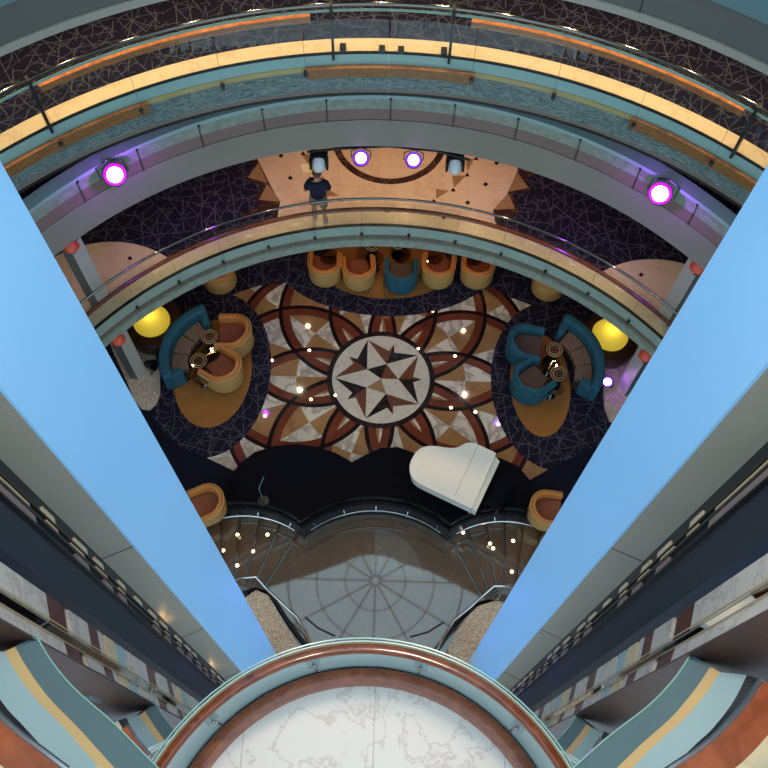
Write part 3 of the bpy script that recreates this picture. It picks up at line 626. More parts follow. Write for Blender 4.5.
    struct(mb.build('wall_left' if sd < 0 else 'wall_right', 'woodd'))
# ------------------------------------------------------------------ near side balconies
c0 = [(691, 654), (673, 680), (648, 706), (608, 737), (573, 768)]; c2 = [(720, 672), (707, 692), (685, 718), (657, 743), (640, 760)]; c1 = [(704, 663), (689, 685), (665, 714), (632, 744), (610, 765)]
c4 = [(747, 675), (733, 702), (713, 728), (697, 743), (672, 767)]; c5 = [(762, 680), (747, 703), (720, 733), (697, 752), (673, 768)]
def smooth(pts, n=6):                     # Catmull-Rom
    P_ = [Vector(p) for p in pts]; P_ = [P_[0]*2-P_[1]]+P_+[P_[-1]*2-P_[-2]]; o = []
    for i in range(1, len(P_)-2):
        for k in range(n):
            t_ = k/n; a, b, c, d = P_[i-1:i+3]
            o.append(.5*((2*b)+(c-a)*t_+(2*a-5*b+4*c-d)*t_**2+(3*b-a-3*c+d)*t_**3))
    return o+[P_[-2]]
def side_balcony(sd, dz, label, cut=None):
    def cv(px_, z):
        L = [at(*p, z) for p in px_]; e = L[-1]+(L[-1]-L[-2])*1.2; L = L+[e]
        L = smooth([tuple(p) for p in L]); L = [Vector((q.x if sd > 0 else -.14-q.x, q.y, z+dz)) for q in L]
        return L[:cut] if cut else L
    t = thing('side_balcony', label, 'balcony')
    a, b, c, d, e = cv(c0, 14.95), cv([(x*.6+u*.4, y*.6+v*.4) for (x, y), (u, v) in zip(c1, c2)], 15.15), cv(c2, 15.22), cv(c4, 15.45), cv(c5, 15.5)
    dn = lambda L, k: [p-Vector((0, 0, k)) for p in L]
    out = lambda L, k: [p+Vector((sd*k*.8, -k*.6, 0)) for p in L]
    m_ = MB(); m_.loft([a, b, out(b, .3), out(dn(a, .0), .3)], closed=True); m_.build('teal_fascia', 'tealdark', t, True)
    m_ = MB(); m_.tube(dn(a, -.01), .005, 6); m_.build('bottom_bead', 'glassedge', t, True)
    m_ = MB(); m_.loft([b, c, out(dn(c, .05), .2), out(dn(b, .05), .2)], closed=True); m_.build('gold_reflection', 'gold', t, True)  # pale gold strip imitates lights reflected in the fascia
    m_ = MB(); m_.loft([c, d, out(dn(d, .1), .2), out(dn(c, .1), .2)], closed=True); m_.build('teal_ledge', 'teal', t, True)
    m_ = MB(); m_.loft([d, e, out(dn(e, .1), .1), out(dn(d, .1), .1)], closed=True); m_.build('dark_channel', 'blackm', t, True)
    f = out(e, 1.2); m_ = MB(); m_.loft([e, f, dn(f, .3), dn(e, .3)], closed=True); m_.build('deck_floor', 'creamstone', t)
    h1 = cv([(x+2, y+1) for x, y in c5], 16.0)
    h2 = out(h1, .13)
    m_ = MB(); m_.loft([h1, h2, dn(h2, .06), dn(h1, .06)], closed=True); m_.build('wood_handrail', 'woodr', t, True)
    m_ = MB(); m_.tube(out(h1, -.015), .012, 6); m_.build('chrome_bead', 'chrome', t, True)
    g0 = out([Vector((p.x, p.y, 15.5+dz)) for p in h1], .1); g1 = [Vector((p.x, p.y, 15.97+dz)) for p in out(h1, .1)]
    m_ = MB(); m_.loft([g0, g1, out(g1, .015), out(g0, .015)], closed=True); m_.build('glass_panel', 'glass', t)
    return t
side_balcony(1, 0, 'concave teal balcony edge with wood handrail in the lower right corner')
side_balcony(-1, 0, 'concave teal balcony edge with wood handrail in the lower left corner')
side_balcony(1, -3, 'lower concave teal balcony edge beneath the right corner balcony', 12)
side_balcony(-1, -3, 'lower concave teal balcony edge beneath the left corner balcony', 12)
# pale blue box on the left veneer wall
p = at(70, 690, 13.1); p.x += .09; p.y += .06; t = thing('display_box', 'small pale blue box on brown panelling beside the left corner balcony', 'box', (p.x, p.y, 12.9), R_(-20))
MB().box((0, 0, .15), (.22, .18, .3)).build('case', 'boxblue', t); MB().box((.115, 0, .15), (.014, .19, .31)).build('rim', 'tealdark', t)
# ------------------------------------------------------------------ round balcony in the foreground
BX, BY, BR = -.06, -.46, 1.63; BZ = 12.2
circ = lambda r, z, n=96: [(BX+r*math.cos(2*PI*i/n), BY+r*math.sin(2*PI*i/n), z) for i in range(n+1)]
flat('balcony_floor', [p[:2] for p in circ(BR-.01, 0)[:-1]], BZ, 'whitemarble', BZ-.35)
t = thing('round_balustrade', 'round balustrade with dark wood handrail, pale panels and orange wood base', 'balustrade', (BX, BY, BZ))
lcirc = lambda r, z, n=96: [(r*math.cos(2*PI*i/n), r*math.sin(2*PI*i/n), z) for i in range(n+1)]
def rband(name, prof, mat):
    m_ = MB(); pr = prof+[prof[0]]; m_.loft([lcirc(r, z) for r, z in pr]); return m_.build(name, mat, t, True)
rband('base_rail', [(BR-.155, .0), (BR-.145, .05), (BR-.12, .07), (BR-.05, .07), (BR-.02, .05), (BR-.02, 0)], 'woodr')
rband('pale_panel', [(BR-.0, .07), (BR-.0, .88), (BR+.04, .88), (BR+.04, -.3), (BR, -.3)], 'palepanel')
rband('wood_handrail', [(BR-.05, .93), (BR-.042, .965), (BR-.025, .98), (BR-.0, .98), (BR+.018, .965), (BR+.025, .93), (BR+.015, .88), (BR-.03, .88)], 'wood')
rband('glass_rim', [(BR+.052, .2), (BR+.052, .97), (BR+.06, .97), (BR+.06, .2)], 'glass')
rband('glass_edge', [(BR+.052, .97), (BR+.052, .98), (BR+.062, .98), (BR+.062, .97)], 'glassedge')
rband('steel_bead', [(BR+.035, .95), (BR+.035, .96), (BR+.043, .96), (BR+.043, .95)], 'palepanel')
rband('gold_line', [(BR+.026, .86), (BR+.026, .90), (BR+.05, .90), (BR+.05, .86)], 'gold')
for q in ((314, 664), (421, 666), (213, 720), (517, 727), (600, 830), (130, 830)):
    p = oncyl(*q, BX, BY, BR-.02)
    a = math.atan2(p.y-BY, p.x-BX); e = Vector((math.cos(a), math.sin(a), 0))
    zz = .62
    m_ = MB(); m_.tube([e*(BR-.05)+Vector((0, 0, zz)), e*(BR+.02)+Vector((0, 0, zz))], .05, 20); m_.tube([e*(BR-.065)+Vector((0, 0, zz)), e*(BR-.04)+Vector((0, 0, zz))], .022, 10); m_.build('clamp', 'chrome', t, True)
    m_ = MB(); m_.box(e*(BR-.008)+Vector((0, 0, .48)), (.012, .01, .8), a); m_.build('panel_joint', 'steel', t)
# ------------------------------------------------------------------ furniture
def tub_shell(off_in, off_out, z0, zb, zf, n=22, rad=.34, arm=.33):
    path = [(rad, arm), (rad, arm/2)]+[(rad*math.cos(-PI*i/n), rad*math.sin(-PI*i/n)) for i in range(n+1)]+[(-rad, arm/2), (-rad, arm)]
    rows = []; k = len(path)
    for i, (x, y) in enumerate(path):
        nx, ny = ((1, 0) if y > 0 and x > 0 else (-1, 0) if y > 0 else (x/rad, y/rad)); u = 1-abs(i/(k-1)-.5)*2; u = min(1, u*1.6)
        zt = zf+(zb-zf)*u
        prof = [(off_in, z0), (off_in, zt-.04), (off_in+.03, zt), (off_out-.03, zt), (off_out, zt-.04), (off_out, z0)]
        rows.append([(x+nx*o, y+ny*o, z) for o, z in prof])
    cols = [[rows[i][j] for i in range(k)] for j in range(6)]
    return MB().loft(cols, closed=True)
def armchair(kind):
    t = empty('armchair', (0, 0, 0)); mats = {'tan': ('tan', 'beigeshell', 'redseat'), 'teal': ('tealvelvet', 'tealvelvet', 'brownseat')}[kind]
    tub_shell(-.05, .055, .12, .74, .62).build('backrest', mats[0], t, True)
    tub_shell(.056, .07, .10, .68, .56).build('outer_shell', mats[1], t, True)
    sm = MB(); sm.prism([(.285*math.cos(a), .285*math.sin(a)) for a in [PI+PI*i/14 for i in range(15)]]+[(.285, .33), (-.285, .33)], .16, .42)
    s = sm.build('seat', mats[2], t); bv = s.modifiers.new('b', 'BEVEL'); bv.width = .03; bv.segments = 2
    for x, y in ((.3, .22), (-.3, .22), (.24, -.26), (-.24, -.26)):
        MB().tube([(x, y, .12), (x*1.05, y*1.05, 0)], [.025, .015], 8).build('leg', 'darkwood', t)
    return t
chairs = {k: armchair(k) for k in ('tan', 'teal')}; used = set()
def put_chair(kind, q, face, label, group=None, s=1.03):
    o = chairs[kind] if kind not in used else copy_tree(chairs[kind]); used.add(kind)
    p = at(*q, .35); o.location = (p.x, p.y, .022); o.rotation_euler.z = R_(face-90); o.scale = (s, s, s)
    tag(o, label, 'chair', group)
GT = 'armchairs in the row under the balcony'
put_chair('tan', (325, 269), 90, 'tan leather tub armchair at the left end of the row of five under the balcony', GT)
put_chair('tan', (359, 273), 97, 'tan tub armchair in the row, immediately left of the teal one', GT)
put_chair('teal', (401, 276), 90, 'teal velvet tub armchair in the middle of the row of tan ones', GT)
put_chair('tan', (438, 271), 84, 'tan tub armchair in the row, immediately right of the teal one', GT)
put_chair('tan', (477, 271), 82, 'tan tub armchair at the right end of the row of five under the balcony', GT)
put_chair('tan', (219, 276), 120, 'tan tub armchair half hidden by the balcony edge, left of the row', GT)
put_chair('tan', (549, 283), 60, 'tan tub armchair half hidden by the balcony edge, right of the row', GT)
put_chair('tan', (234, 338), 178, 'tan tub armchair nearer the balcony on the left orange carpet, facing the teal sofa', 'armchairs facing the left sofa', 1.15)
put_chair('tan', (224, 372), 148, 'tan tub armchair nearer the stage on the left orange carpet, by the glass table', 'armchairs facing the left sofa', 1.15)
put_chair('teal', (525, 348), -10, 'teal tub armchair nearer the balcony on the right orange carpet', 'armchairs facing the right sofa', 1.15)
put_chair('teal', (530, 384), 38, 'teal tub armchair nearer the stage on the right orange carpet', 'armchairs facing the right sofa', 1.15)
put_chair('tan', (208, 505), 205, 'lone tan tub armchair beside the left blue column near the stage', None, .98)
put_chair('tan', (546, 511), -5, 'lone tan tub armchair beside the right blue column behind the piano bench', None, .98)
def sofa(label, q, a0, a1, face):
    p = at(*q, .4); t = thing('curved_sofa', label, 'sofa', (p.x, p.y, .022))
    def seg(name, r0, r1, z0, z1, b0, b1, mat, bev=.04, n=18):
        m_ = MB(); m_.loft([arc(0, 0, r, z, b0, b1, n) for r, z in ((r0, z0), (r0, z1), (r1, z1), (r1, z0))], closed=True); o = m_.build(name, mat, t, True)
        bv = o.modifiers.new('b', 'BEVEL'); bv.width = bev; bv.segments = 3; return o
    seg('backrest', 1.24, 1.48, .1, .82, a0, a1, 'tealvelvet', .07)
    seg('base', .86, 1.24, .08, .28, a0+4, a1-4, 'darkwood', .01)
    for k in range(3):
        w = (a1-a0-22)/3; b0 = a0+11+w*k; seg('seat_cushion', .82, 1.23, .28, .48, b0+.4, b0+w-.4, 'stripe')
    seg('armrest', .98, 1.30, .1, .68, a0, a0+10, 'tealvelvet', .05, 4); seg('armrest', .98, 1.30, .1, .68, a1-10, a1, 'tealvelvet', .05, 4)
    for b in (a0+12, (a0+a1)/2, a1-12):
        MB().tube([(1.0*math.cos(R_(b)), 1.0*math.sin(R_(b)), .08), (1.0*math.cos(R_(b)), 1.0*math.sin(R_(b)), 0)], .02, 6).build('leg', 'steel', t)
sofa('curved teal sofa with bronze striped cushions facing two tan armchairs', (223, 361), 112, 210, 0)
sofa('curved teal sofa with bronze striped cushions beside the violet floor spotlight', (541, 368), -32, 66, 0)
def lattice_table():
    t = empty('round_table', (0, 0, 0))
    m_ = MB(); m_.lathe([(.001, .56), (.21, .56), (.225, .575), (.21, .59), (.001, .59)], n=24); m_.build('tabletop', 'bronze', t, True)
    for r in (.06, .13, .19):
        MB().tube([(r*math.cos(2*PI*i/20), r*math.sin(2*PI*i/20), .6) for i in range(20)], .008, 6, True).build('inlay_ring', 'gold' if r > .1 else 'redseat', t)
    MB().lathe([(.03, .03), (.022, .3), (.03, .56)], n=12).build('stem', 'steel', t, True); MB().lathe([(.001, 0), (.16, 0), (.15, .02), (.001, .035)], n=24).build('foot', 'bronze', t, True)
    return t
def glass_table():
    t = empty('glass_table', (0, 0, 0))
    MB().lathe([(.001, .5), (.24, .5), (.24, .515), (.001, .515)], n=28).build('tabletop', 'smoke', t, True)
    MB().tube([(0, 0, .5), (0, 0, .03)], .028, 12).build('stem', 'chrome', t, True); MB().lathe([(.001, 0), (.13, 0), (.12, .03), (.001, .035)], n=20).build('foot', 'chrome', t, True)
    MB().box((0, 0, .49), (.3, .035, .02)).build('support', 'chrome', t)
    return t
tb = {'l': lattice_table(), 'g': glass_table()}; used2 = set()
for kind, q, lab in (('l', (210, 338), 'small dark ringed round table nearest the balcony in the left seating group'), ('g', (210, 353), 'smoky glass side table between two ringed tables in the left seating group'),
                     ('l', (199, 362), 'small dark ringed round table holding the candle by the left sofa'), ('g', (202, 376), 'smoky glass side table nearest the stage in the left seating group'),
                     ('l', (554, 351), 'small dark ringed round table nearest the balcony in the right seating group'), ('g', (551, 364), 'smoky glass side table between two ringed tables in the right seating group'),
                     ('l', (558, 375), 'small dark ringed round table in front of the right sofa, nearer the stage'), ('g', (554, 387), 'smoky glass side table nearest the stage in the right seating group'),
                     ('g', (329, 256), 'smoky glass table in front of the leftmost tan armchair of the row'), ('g', (375, 258), 'smoky glass table left of the teal armchair of the row'), ('g', (401, 254), 'smoky glass table in front of the teal armchair of the row'),
                     ('g', (434, 256), 'smoky glass table in front of the tan armchair right of the teal one'), ('g', (474, 257), 'smoky glass table in front of the rightmost tan armchair of the row'),
                     ('l', (372, 246), 'dark ringed round table at the balcony edge, left of the teal armchair'), ('l', (398, 244), 'dark ringed round table at the balcony edge, behind the teal armchair')):
    o = tb[kind] if kind not in used2 else copy_tree(tb[kind]); used2.add(kind)
    p = at(*q, .55); o.location = (p.x, p.y, .022); o.rotation_euler.z = random.uniform(0, 3); tag(o, lab, 'table', 'small tables in the lounge')
for q, z, lab in (((193, 366), .62, 'small glowing candle on the ringed table by the left sofa'), ((556, 366), .62, 'small glowing candle on the ringed table by the right sofa'), ((427, 262), .54, 'small bright candle on the glass table by the row of armchairs')):
    p = at(*q, z); t = thing('candle_holder', lab, 'candle', (p.x, p.y, z-.005))
    cp = MB().lathe([(.001, 0), (.035, 0), (.04, .06), (.035, .06), (.03, .01)], n=12).build('cup', 'smoke', t, True); MB().lathe([(.001, .012), (.02, .012), (.018, .05), (.001, .06)], n=10).build('flame', 'warmlens', cp, True)
# piano
zl = 1.0
lid = crop(400, 430, 6.98, [(66, 285), (66, 250), (78, 212), (105, 165), (135, 135), (165, 120), (200, 113), (250, 114), (300, 122), (350, 128), (385, 127), (415, 118), (440, 103), (460, 94), (490, 90), (520, 93), (548, 105), (605, 132), (668, 162), (662, 192), (505, 545), (490, 548), (285, 450), (165, 392), (120, 368), (92, 345), (74, 318)], zl)
pcx = sum(p[0] for p in lid)/len(lid); pcy = sum(p[1] for p in lid)/len(lid)
t = thing('grand_piano', 'white baby grand piano with closed lid on the black stage', 'piano', (pcx, pcy, .2))
Q = lambda L, k=1.0: [((x-pcx)*k, (y-pcy)*k) for x, y in L]
m_ = MB(); m_.prism(Q(lid), .80, .835); o = m_.build('lid', 'white', t); bv = o.modifiers.new('b', 'BEVEL'); bv.width = .01; bv.segments = 2
MB().prism(Q(lid, .965), .46, .80).build('case', 'white', t)
sm = crop(400, 430, 6.98, [(547, 106), (380, 466)], zl); a_, b_ = (Vector((x-pcx, y-pcy, .837)) for x, y in sm)
MB().box((a_+b_)/2, ((a_-b_).length, .009, .005), math.atan2((a_-b_).y, (a_-b_).x)).build('lid_hinge', 'pink', t)
kb = crop(400, 430, 6.98, [(668, 190), (697, 215), (532, 567), (500, 548)], .93); MB().prism(Q(kb), .44, .70).build('keybed', 'white', t)
kf = crop(400, 430, 6.98, [(664, 190), (684, 205), (521, 556), (500, 545)], .93); MB().prism(Q(kf), .70, .745).build('fallboard', 'ivory', t)
for q in ((640, 230), (505, 510), (130, 250)):
    x, y = crop(400, 430, 6.98, [q], .9)[0]; x -= pcx; y -= pcy
    l = MB(); l.tube([(x, y, .46), (x, y, .3), (x, y, .06)], [.07, .05, .035], 10); lg = l.build('leg', 'white', t, True); MB().lathe([(.001, 0), (.03, .0), (.035, .05), (.001, .06)], (x, y, 0), 10).build('caster', 'chrome', lg, True)
x, y = crop(400, 430, 6.98, [(560, 400)], .9)[0]; l = MB(); l.box((x-pcx, y-pcy, .25), (.05, .2, .45), R_(62)); l.box((x-pcx, y-pcy, .05), (.16, .24, .04), R_(62)); l.build('pedal_lyre', 'white', t)
p = at(499, 492, .65); t = thing('piano_bench', 'black tufted piano bench right of the white piano keyboard', 'bench', (p.x, p.y, .2), R_(63))
bn = MB()
bn.box((0, 0, .42), (.75, .36, .08))
for i in range(6):
    for j in range(3): bn.lathe([(.001, 0), (.045, .0), (.03, .02), (.001, .028)], (-.31+.124*i, -.12+.12*j, .46), 8)
bn.build('padded_seat', 'stage', t)
for sx in (-1, 1):
    for sy in (-1, 1): MB().box((sx*.33, sy*.14, .19), (.05, .05, .38)).build('leg', 'blackm', t)
p = at(262, 497, .5); t = thing('microphone_stand', 'dark slim stand on the stage beside the left curved barrier', 'stand', (p.x, p.y, .2))
MB().tube([(0, 0, 0), (0, 0, .9), (.12, .15, 1.2)], .015, 8).build('pole', 'tealdark', t); MB().lathe([(.001, 0), (.14, 0), (.13, .02), (.001, .03)], n=16).build('foot', 'blackm', t)
# terrazzo bases and drum lamps at both sides of the lounge
tl = [(104, 322), (124, 330), (142, 338), (155, 352), (160, 372), (160, 392), (156, 403), (149, 409), (141, 408), (134, 400), (126, 380), (112, 350)]
tr = [(663, 330), (640, 340), (620, 345), (607, 356), (604, 372), (603, 392), (605, 408), (610, 420), (618, 424), (630, 405), (650, 365)]
for L, nm in ((tl, 'left'), (tr, 'right')):
    pl = [xy(*p, .12) for p in L]; c = pl[3]; t = tag(MB().prism([(x-c[0], y-c[1]) for x, y in pl], 0, .12).build('terrazzo_island', 'terrazzo', None, loc=(c[0], c[1], .0)), 'low speckled terrazzo island around the %s pier beside the sofa' % nm, 'plinth')
    bv = t.modifiers.new('b', 'BEVEL'); bv.width = .03; bv.segments = 3
for q, nm in (((150, 317), 'left'), ((612, 331), 'right')):
    p = at(*q, .75); t = thing('drum_lamp', 'glowing yellow dome lamp on a dark round drum behind the %s sofa' % nm, 'lamp', (p.x, p.y, .0))
    MB().lathe([(.001, 0), (.66, 0), (.72, .1), (.74, .45), (.70, .52), (.45, .54), (.43, .50), (.001, .50)], n=48).build('drum_base', 'darkwood', t, True)
    MB().lathe([(.44, .5), (.45, .58), (.40, .70), (.28, .79), (.14, .83), (.001, .84)], n=40).build('glass_dome', 'lampdome', t, True)
    l = bpy.data.lights.new('bulb', 'POINT'); l.energy = 4.5; l.color = (1, .88, .5); l.shadow_soft_size = .05; o = bpy.data.objects.new('bulb', l); COL.objects.link(o); o.location = (p.x, p.y, .66)
# ------------------------------------------------------------------ stage spotlights
def spot(loc, tgt, e, col=(1, .72, .42), size=90, blend=.6, r=.06):
    l = bpy.data.lights.new('spot_beam', 'SPOT'); l.energy = e; l.color = col; l.spot_size = R_(size); l.spot_blend = blend; l.shadow_soft_size = r
    o = bpy.data.objects.new('spot_beam', l); COL.objects.link(o); o.location = loc
    o.rotation_euler = (Vector(loc)-Vector(tgt)).to_track_quat('Z', 'Y').to_euler(); return o
def aim(d): return Vector(d).to_track_quat('Z', 'Y').to_matrix().to_4x4()
def par(label, p, tgt, s, lens, ring, hook=None, color=(.5, .1, 1), power=0):
    t = thing('spotlight', label, 'spotlight', p); d = (Vector(tgt)-Vector(p)).normalized(); M = aim(d)
    MB().lathe([(.001, -.28*s), (.09*s, -.28*s), (.13*s, -.2*s), (.165*s, -.02*s), (.175*s, .06*s), (.165*s, .06*s), (.16*s, .0)], n=24, mat=M).build('housing', 'blackm', t, True)
    hs = [q for q in bpy.data.objects if q.parent == t][0]; MB().lathe([(.001, .02*s), (.115*s, .015*s)], n=24, mat=M).build('lens', lens, hs); MB().lathe([(.115*s, .014*s), (.16*s, .012*s)], n=24, mat=M).build('lens_rim_halo', ring, hs)  # on lit spotlights the rim glows to imitate the halo round the lens
    sidev = d.cross(Vector((0, 0, 1))).normalized()
    top = Vector((0, 0, .3*s)) if hook is None else Vector(hook)-Vector(p)
    y = MB(); y.tube([sidev*.2*s, sidev*.2*s+top*.7, top, -sidev*.2*s+top*.7, -sidev*.2*s], .014, 6); y.build('yoke', 'steel', t)
    if power:
        l = bpy.data.lights.new('spot_glow', 'SPOT'); l.energy = power; l.color = color; l.spot_size = R_(120); l.spot_blend = 1; l.shadow_soft_size = .1
        o = bpy.data.objects.new('lamp', l); COL.objects.link(o); o.parent = t; o.matrix_local = Matrix.Translation(d*.14*s) @ Vector(-d).to_track_quat('Z', 'Y').to_matrix().to_4x4()
    return t
truss_z = 5.25
tA, tB = at(307, 152, truss_z), at(470, 160, truss_z); mid = at(388, 146, truss_z)
t = thing('lighting_bar', 'thin black lighting bar under the grey bulkhead carrying four lights', 'lighting rig', mid)
MB().tube([tA-mid, at(340, 148.5, truss_z)-mid, Vector((0, 0, 0)), at(435, 150.5, truss_z)-mid, tB-mid], .03, 8).build('bar', 'blackm', t, True)
for q in ((345, 148), (388, 146), (432, 150)):
    p = at(*q, truss_z)-mid; MB().box(p+Vector((0, .05, .1)), (.12, .08, .18)).build('clamp', 'blackm', t)
camd = Vector((0, 0, 20))
for q, lab in (((361, 158), 'violet glowing spotlight on the lighting bar, left of the two'), ((413.5, 160), 'violet glowing spotlight on the lighting bar, right of the two')):
    p = at(*q, truss_z-.12); par(lab, p, p+Vector((0, -4.5, 4.2))*1, 1.0, 'violet', 'violet2', hook=p+Vector((0, .08, .22)), power=25, color=(.35, .05, 1))
for q, lab in (((319, 163), 'white and black moving head light at the left end of the lighting bar'), ((455, 165), 'white and black moving head light at the right end of the lighting bar')):
    p = at(*q, truss_z-.2); t = thing('moving_head_light', lab, 'stage light', p)
    b = MB(); b.box((0, .1, .12), (.36, .2, .12)); b.build('base', 'blackm', t)
    for sx in (-1, 1): MB().box((sx*.17, .0, .0), (.05, .16, .26)).build('yoke_arm', 'blackm', t)
    h = MB(); h.lathe([(.001, -.2), (.09, -.19), (.14, -.08), (.14, .08), (.11, .14), (.001, .14)], n=20, mat=aim((0, .75, .6))); h.build('head', 'whitep', t, True)
    MB().box((0, .06, .19), (.22, .05, .03)).build('label_plate', 'blackm', t)
for q, lab, tg in (((115, 175), 'large magenta glowing spotlight on the left of the grey bulkhead', (-1, 0)), ((660, 194), 'large magenta glowing spotlight on the right of the grey bulkhead', (1, 0))):
    p = oncyl(*q, PC[0], PC[1], PR-.32); par(lab, p, p+Vector((-p.x*.5, -p.y*.5, 11)), 1.25, 'magenta', 'magenta2', hook=p+Vector((p.x*.03, .22, .15)), power=60, color=(.55, .05, 1))
    spot(p+Vector((-p.x*.06, -.35, .25)), p+Vector((p.x*.1, .6, -.35)), 70, (.42, .03, 1), 150, 1, .05); spot((p.x*.72, p.y+.75, 5.3), (p.x*.7, p.y+1.4, 3.2), 45, (.3, .03, 1), 130, 1, .05)  # extra violet spots added to imitate the glow and its carpet spill
p = at(608, 381, .45); par('violet glowing floor spotlight on the terrazzo base behind the right sofa', Vector((p.x, p.y, .40)), p+Vector((-1.2, -3, 9)), .8, 'violet', 'violet2', hook=Vector((p.x, p.y, .15)), power=0)
spot((p.x-.05, p.y-.1, .85), (p.x+.5, p.y+.1, .1), 14, (.4, .03, 1), 120, 1, .03)
p = at(153, 365, .4); t = par('unlit black spotlight on the terrazzo base behind the left sofa', Vector((p.x, p.y, .4)), p+Vector((3, -1, 1)), .8, 'blackm', 'blackm', hook=Vector((p.x, p.y, .14)))
# ------------------------------------------------------------------ the man on the balcony
def skinmesh(name, verts, edges, rad, mat, parent, root=0, sub=2):
    me = bpy.data.meshes.new(name); me.from_pydata(verts, edges, []); o = bpy.data.objects.new(name, me); COL.objects.link(o)
    sk = o.modifiers.new('skin', 'SKIN'); sk.use_smooth_shade = True
    for i, r in enumerate(rad):
        me.skin_vertices[0].data[i].radius = r if isinstance(r, tuple) else (r, r)
    me.skin_vertices[0].data[root].use_root = True
    sb = o.modifiers.new('sub', 'SUBSURF'); sb.levels = sub; sb.render_levels = sub
    me.materials.append(Mt[mat])
    if parent: o.parent = parent
    return o
fp = at(320, 222, ZM); t = thing('person', 'man in navy shirt and khaki shorts reading a paper on the balcony', 'person', (fp.x, fp.y+.05, ZM+.014))
t.scale = (1, 1, .9)
V = [(0, 0, .93), (0, .02, 1.12), (0, .03, 1.34), (0, .05, 1.46), (0, .09, 1.53), (0, .12, 1.60), (0, .12, 1.68),
     (-.1, .0, .88), (-.11, .06, .48), (-.11, .0, .09), (-.12, .14, .04),
     (.1, .0, .88), (.11, -.02, .48), (.13, -.13, .10), (.14, -.0, .04),
     (-.17, .03, 1.40), (-.27, .0, 1.14), (-.21, .22, 1.10), (-.19, .30, 1.12),
     (.17, .03, 1.40), (.26, .02, 1.14), (.15, .24, 1.14), (.08, .31, 1.17)]
E = [(0, 1), (1, 2), (2, 3), (3, 4), (4, 5), (5, 6), (0, 7), (7, 8), (8, 9), (9, 10), (0, 11), (11, 12), (12, 13), (13, 14), (2, 15), (15, 16), (16, 17), (17, 18), (2, 19), (19, 20), (20, 21), (21, 22)]
Rr = [(.15, .11), (.145, .105), (.16, .11), .07, .055, (.085, .1), (.075, .09), .085, .058, .038, .04, .085, .058, .038, .04, .06, .042, .032, .035, .06, .042, .032, .035]
body = skinmesh('body', V, E, Rr, 'skin', t)
skinmesh('shirt', [(0, 0, .86), (0, .02, 1.12), (0, .03, 1.36), (0, .05, 1.47), (-.18, .03, 1.39), (-.245, .012, 1.2), (.18, .03, 1.39), (.24, .025, 1.2)], [(0, 1), (1, 2), (2, 3), (2, 4), (4, 5), (2, 6), (6, 7)], [(.185, .145), (.185, .145), (.225, .16), (.12, .11), .105, .08, .105, .08], 'shirt', t)
skinmesh('shorts', [(0, 0, .93), (-.1, .0, .86), (-.115, .05, .54), (.1, .0, .86), (.115, -.01, .54)], [(0, 1), (1, 2), (0, 3), (3, 4)], [(.165, .125), .11, .095, .11, .095], 'khaki', t)
for a, b in (((-.11, -.03, .05), (-.12, .17, .04)), ((.13, -.15, .06), (.14, .06, .04))):
    skinmesh('shoe', [a, tuple((Vector(a)+Vector(b))/2), b], [(0, 1), (1, 2)], [.05, .055, .045], 'shoe', t, sub=1)
hb = MB(); hb.lathe([(.001, .13), (.06, .115), (.095, .06), (.1, 0), (.085, -.05)], (0, .105, 1.66), 16); hb.build('hair', 'hair', t, True)
for sx in (-1, 1): MB().lathe([(.001, -.012), (.02, 0), (.001, .012)], (sx*.098, .12, 1.63), 8, mat=Matrix.Rotation(PI/2, 4, 'Y')).build('ear', 'skin', t)
nb = MB(); nb.lathe([(.015, -.02), (.012, .01), (.001, .03)], (0, .215, 1.62), 6); nb.build('nose', 'skin', t)
for sx, hx in ((-1, -.19), (1, .08)):
    for k in range(4):
        skinmesh('finger', [(hx+(-.02+.013*k), .31, 1.12+.04*(sx > 0)), (hx+(-.02+.013*k), .37, 1.13+.04*(sx > 0)), (hx+(-.018+.013*k), .385, 1.16+.04*(sx > 0))], [(0, 1), (1, 2)], [.009, .009, .007], 'skin', body, sub=1)
    skinmesh('thumb', [(hx-sx*.02, .29, 1.13+.04*(sx > 0)), (hx-sx*.04, .33, 1.17+.04*(sx > 0))], [(0, 1)], [.01, .009], 'skin', body, sub=1)
p0 = at(306, 176, 4.55); t = thing('paper_sheet', 'unfolded cream and yellow paper held by the man', 'paper', (t.location.x-.2, t.location.y+.42, ZM+1.22), R_(15)); t.scale = (.65, .65, .65)
a = MB(); a.add([(-.22, -.02, -.05), (-.0, .0, -.1), (.0, .16, .14), (-.24, .12, .2)], [(0, 1, 2, 3)]); o = a.build('left_leaf', 'paper', t); o.modifiers.new('s', 'SOLIDIFY').thickness = .003
a = MB(); a.add([(0, 0, -.1), (.2, -.03, -.05), (.2, .12, .18), (.0, .16, .14)], [(0, 1, 2, 3)]); o = a.build('right_leaf', 'paper2', t); o.modifiers.new('s', 'SOLIDIFY').thickness = .003
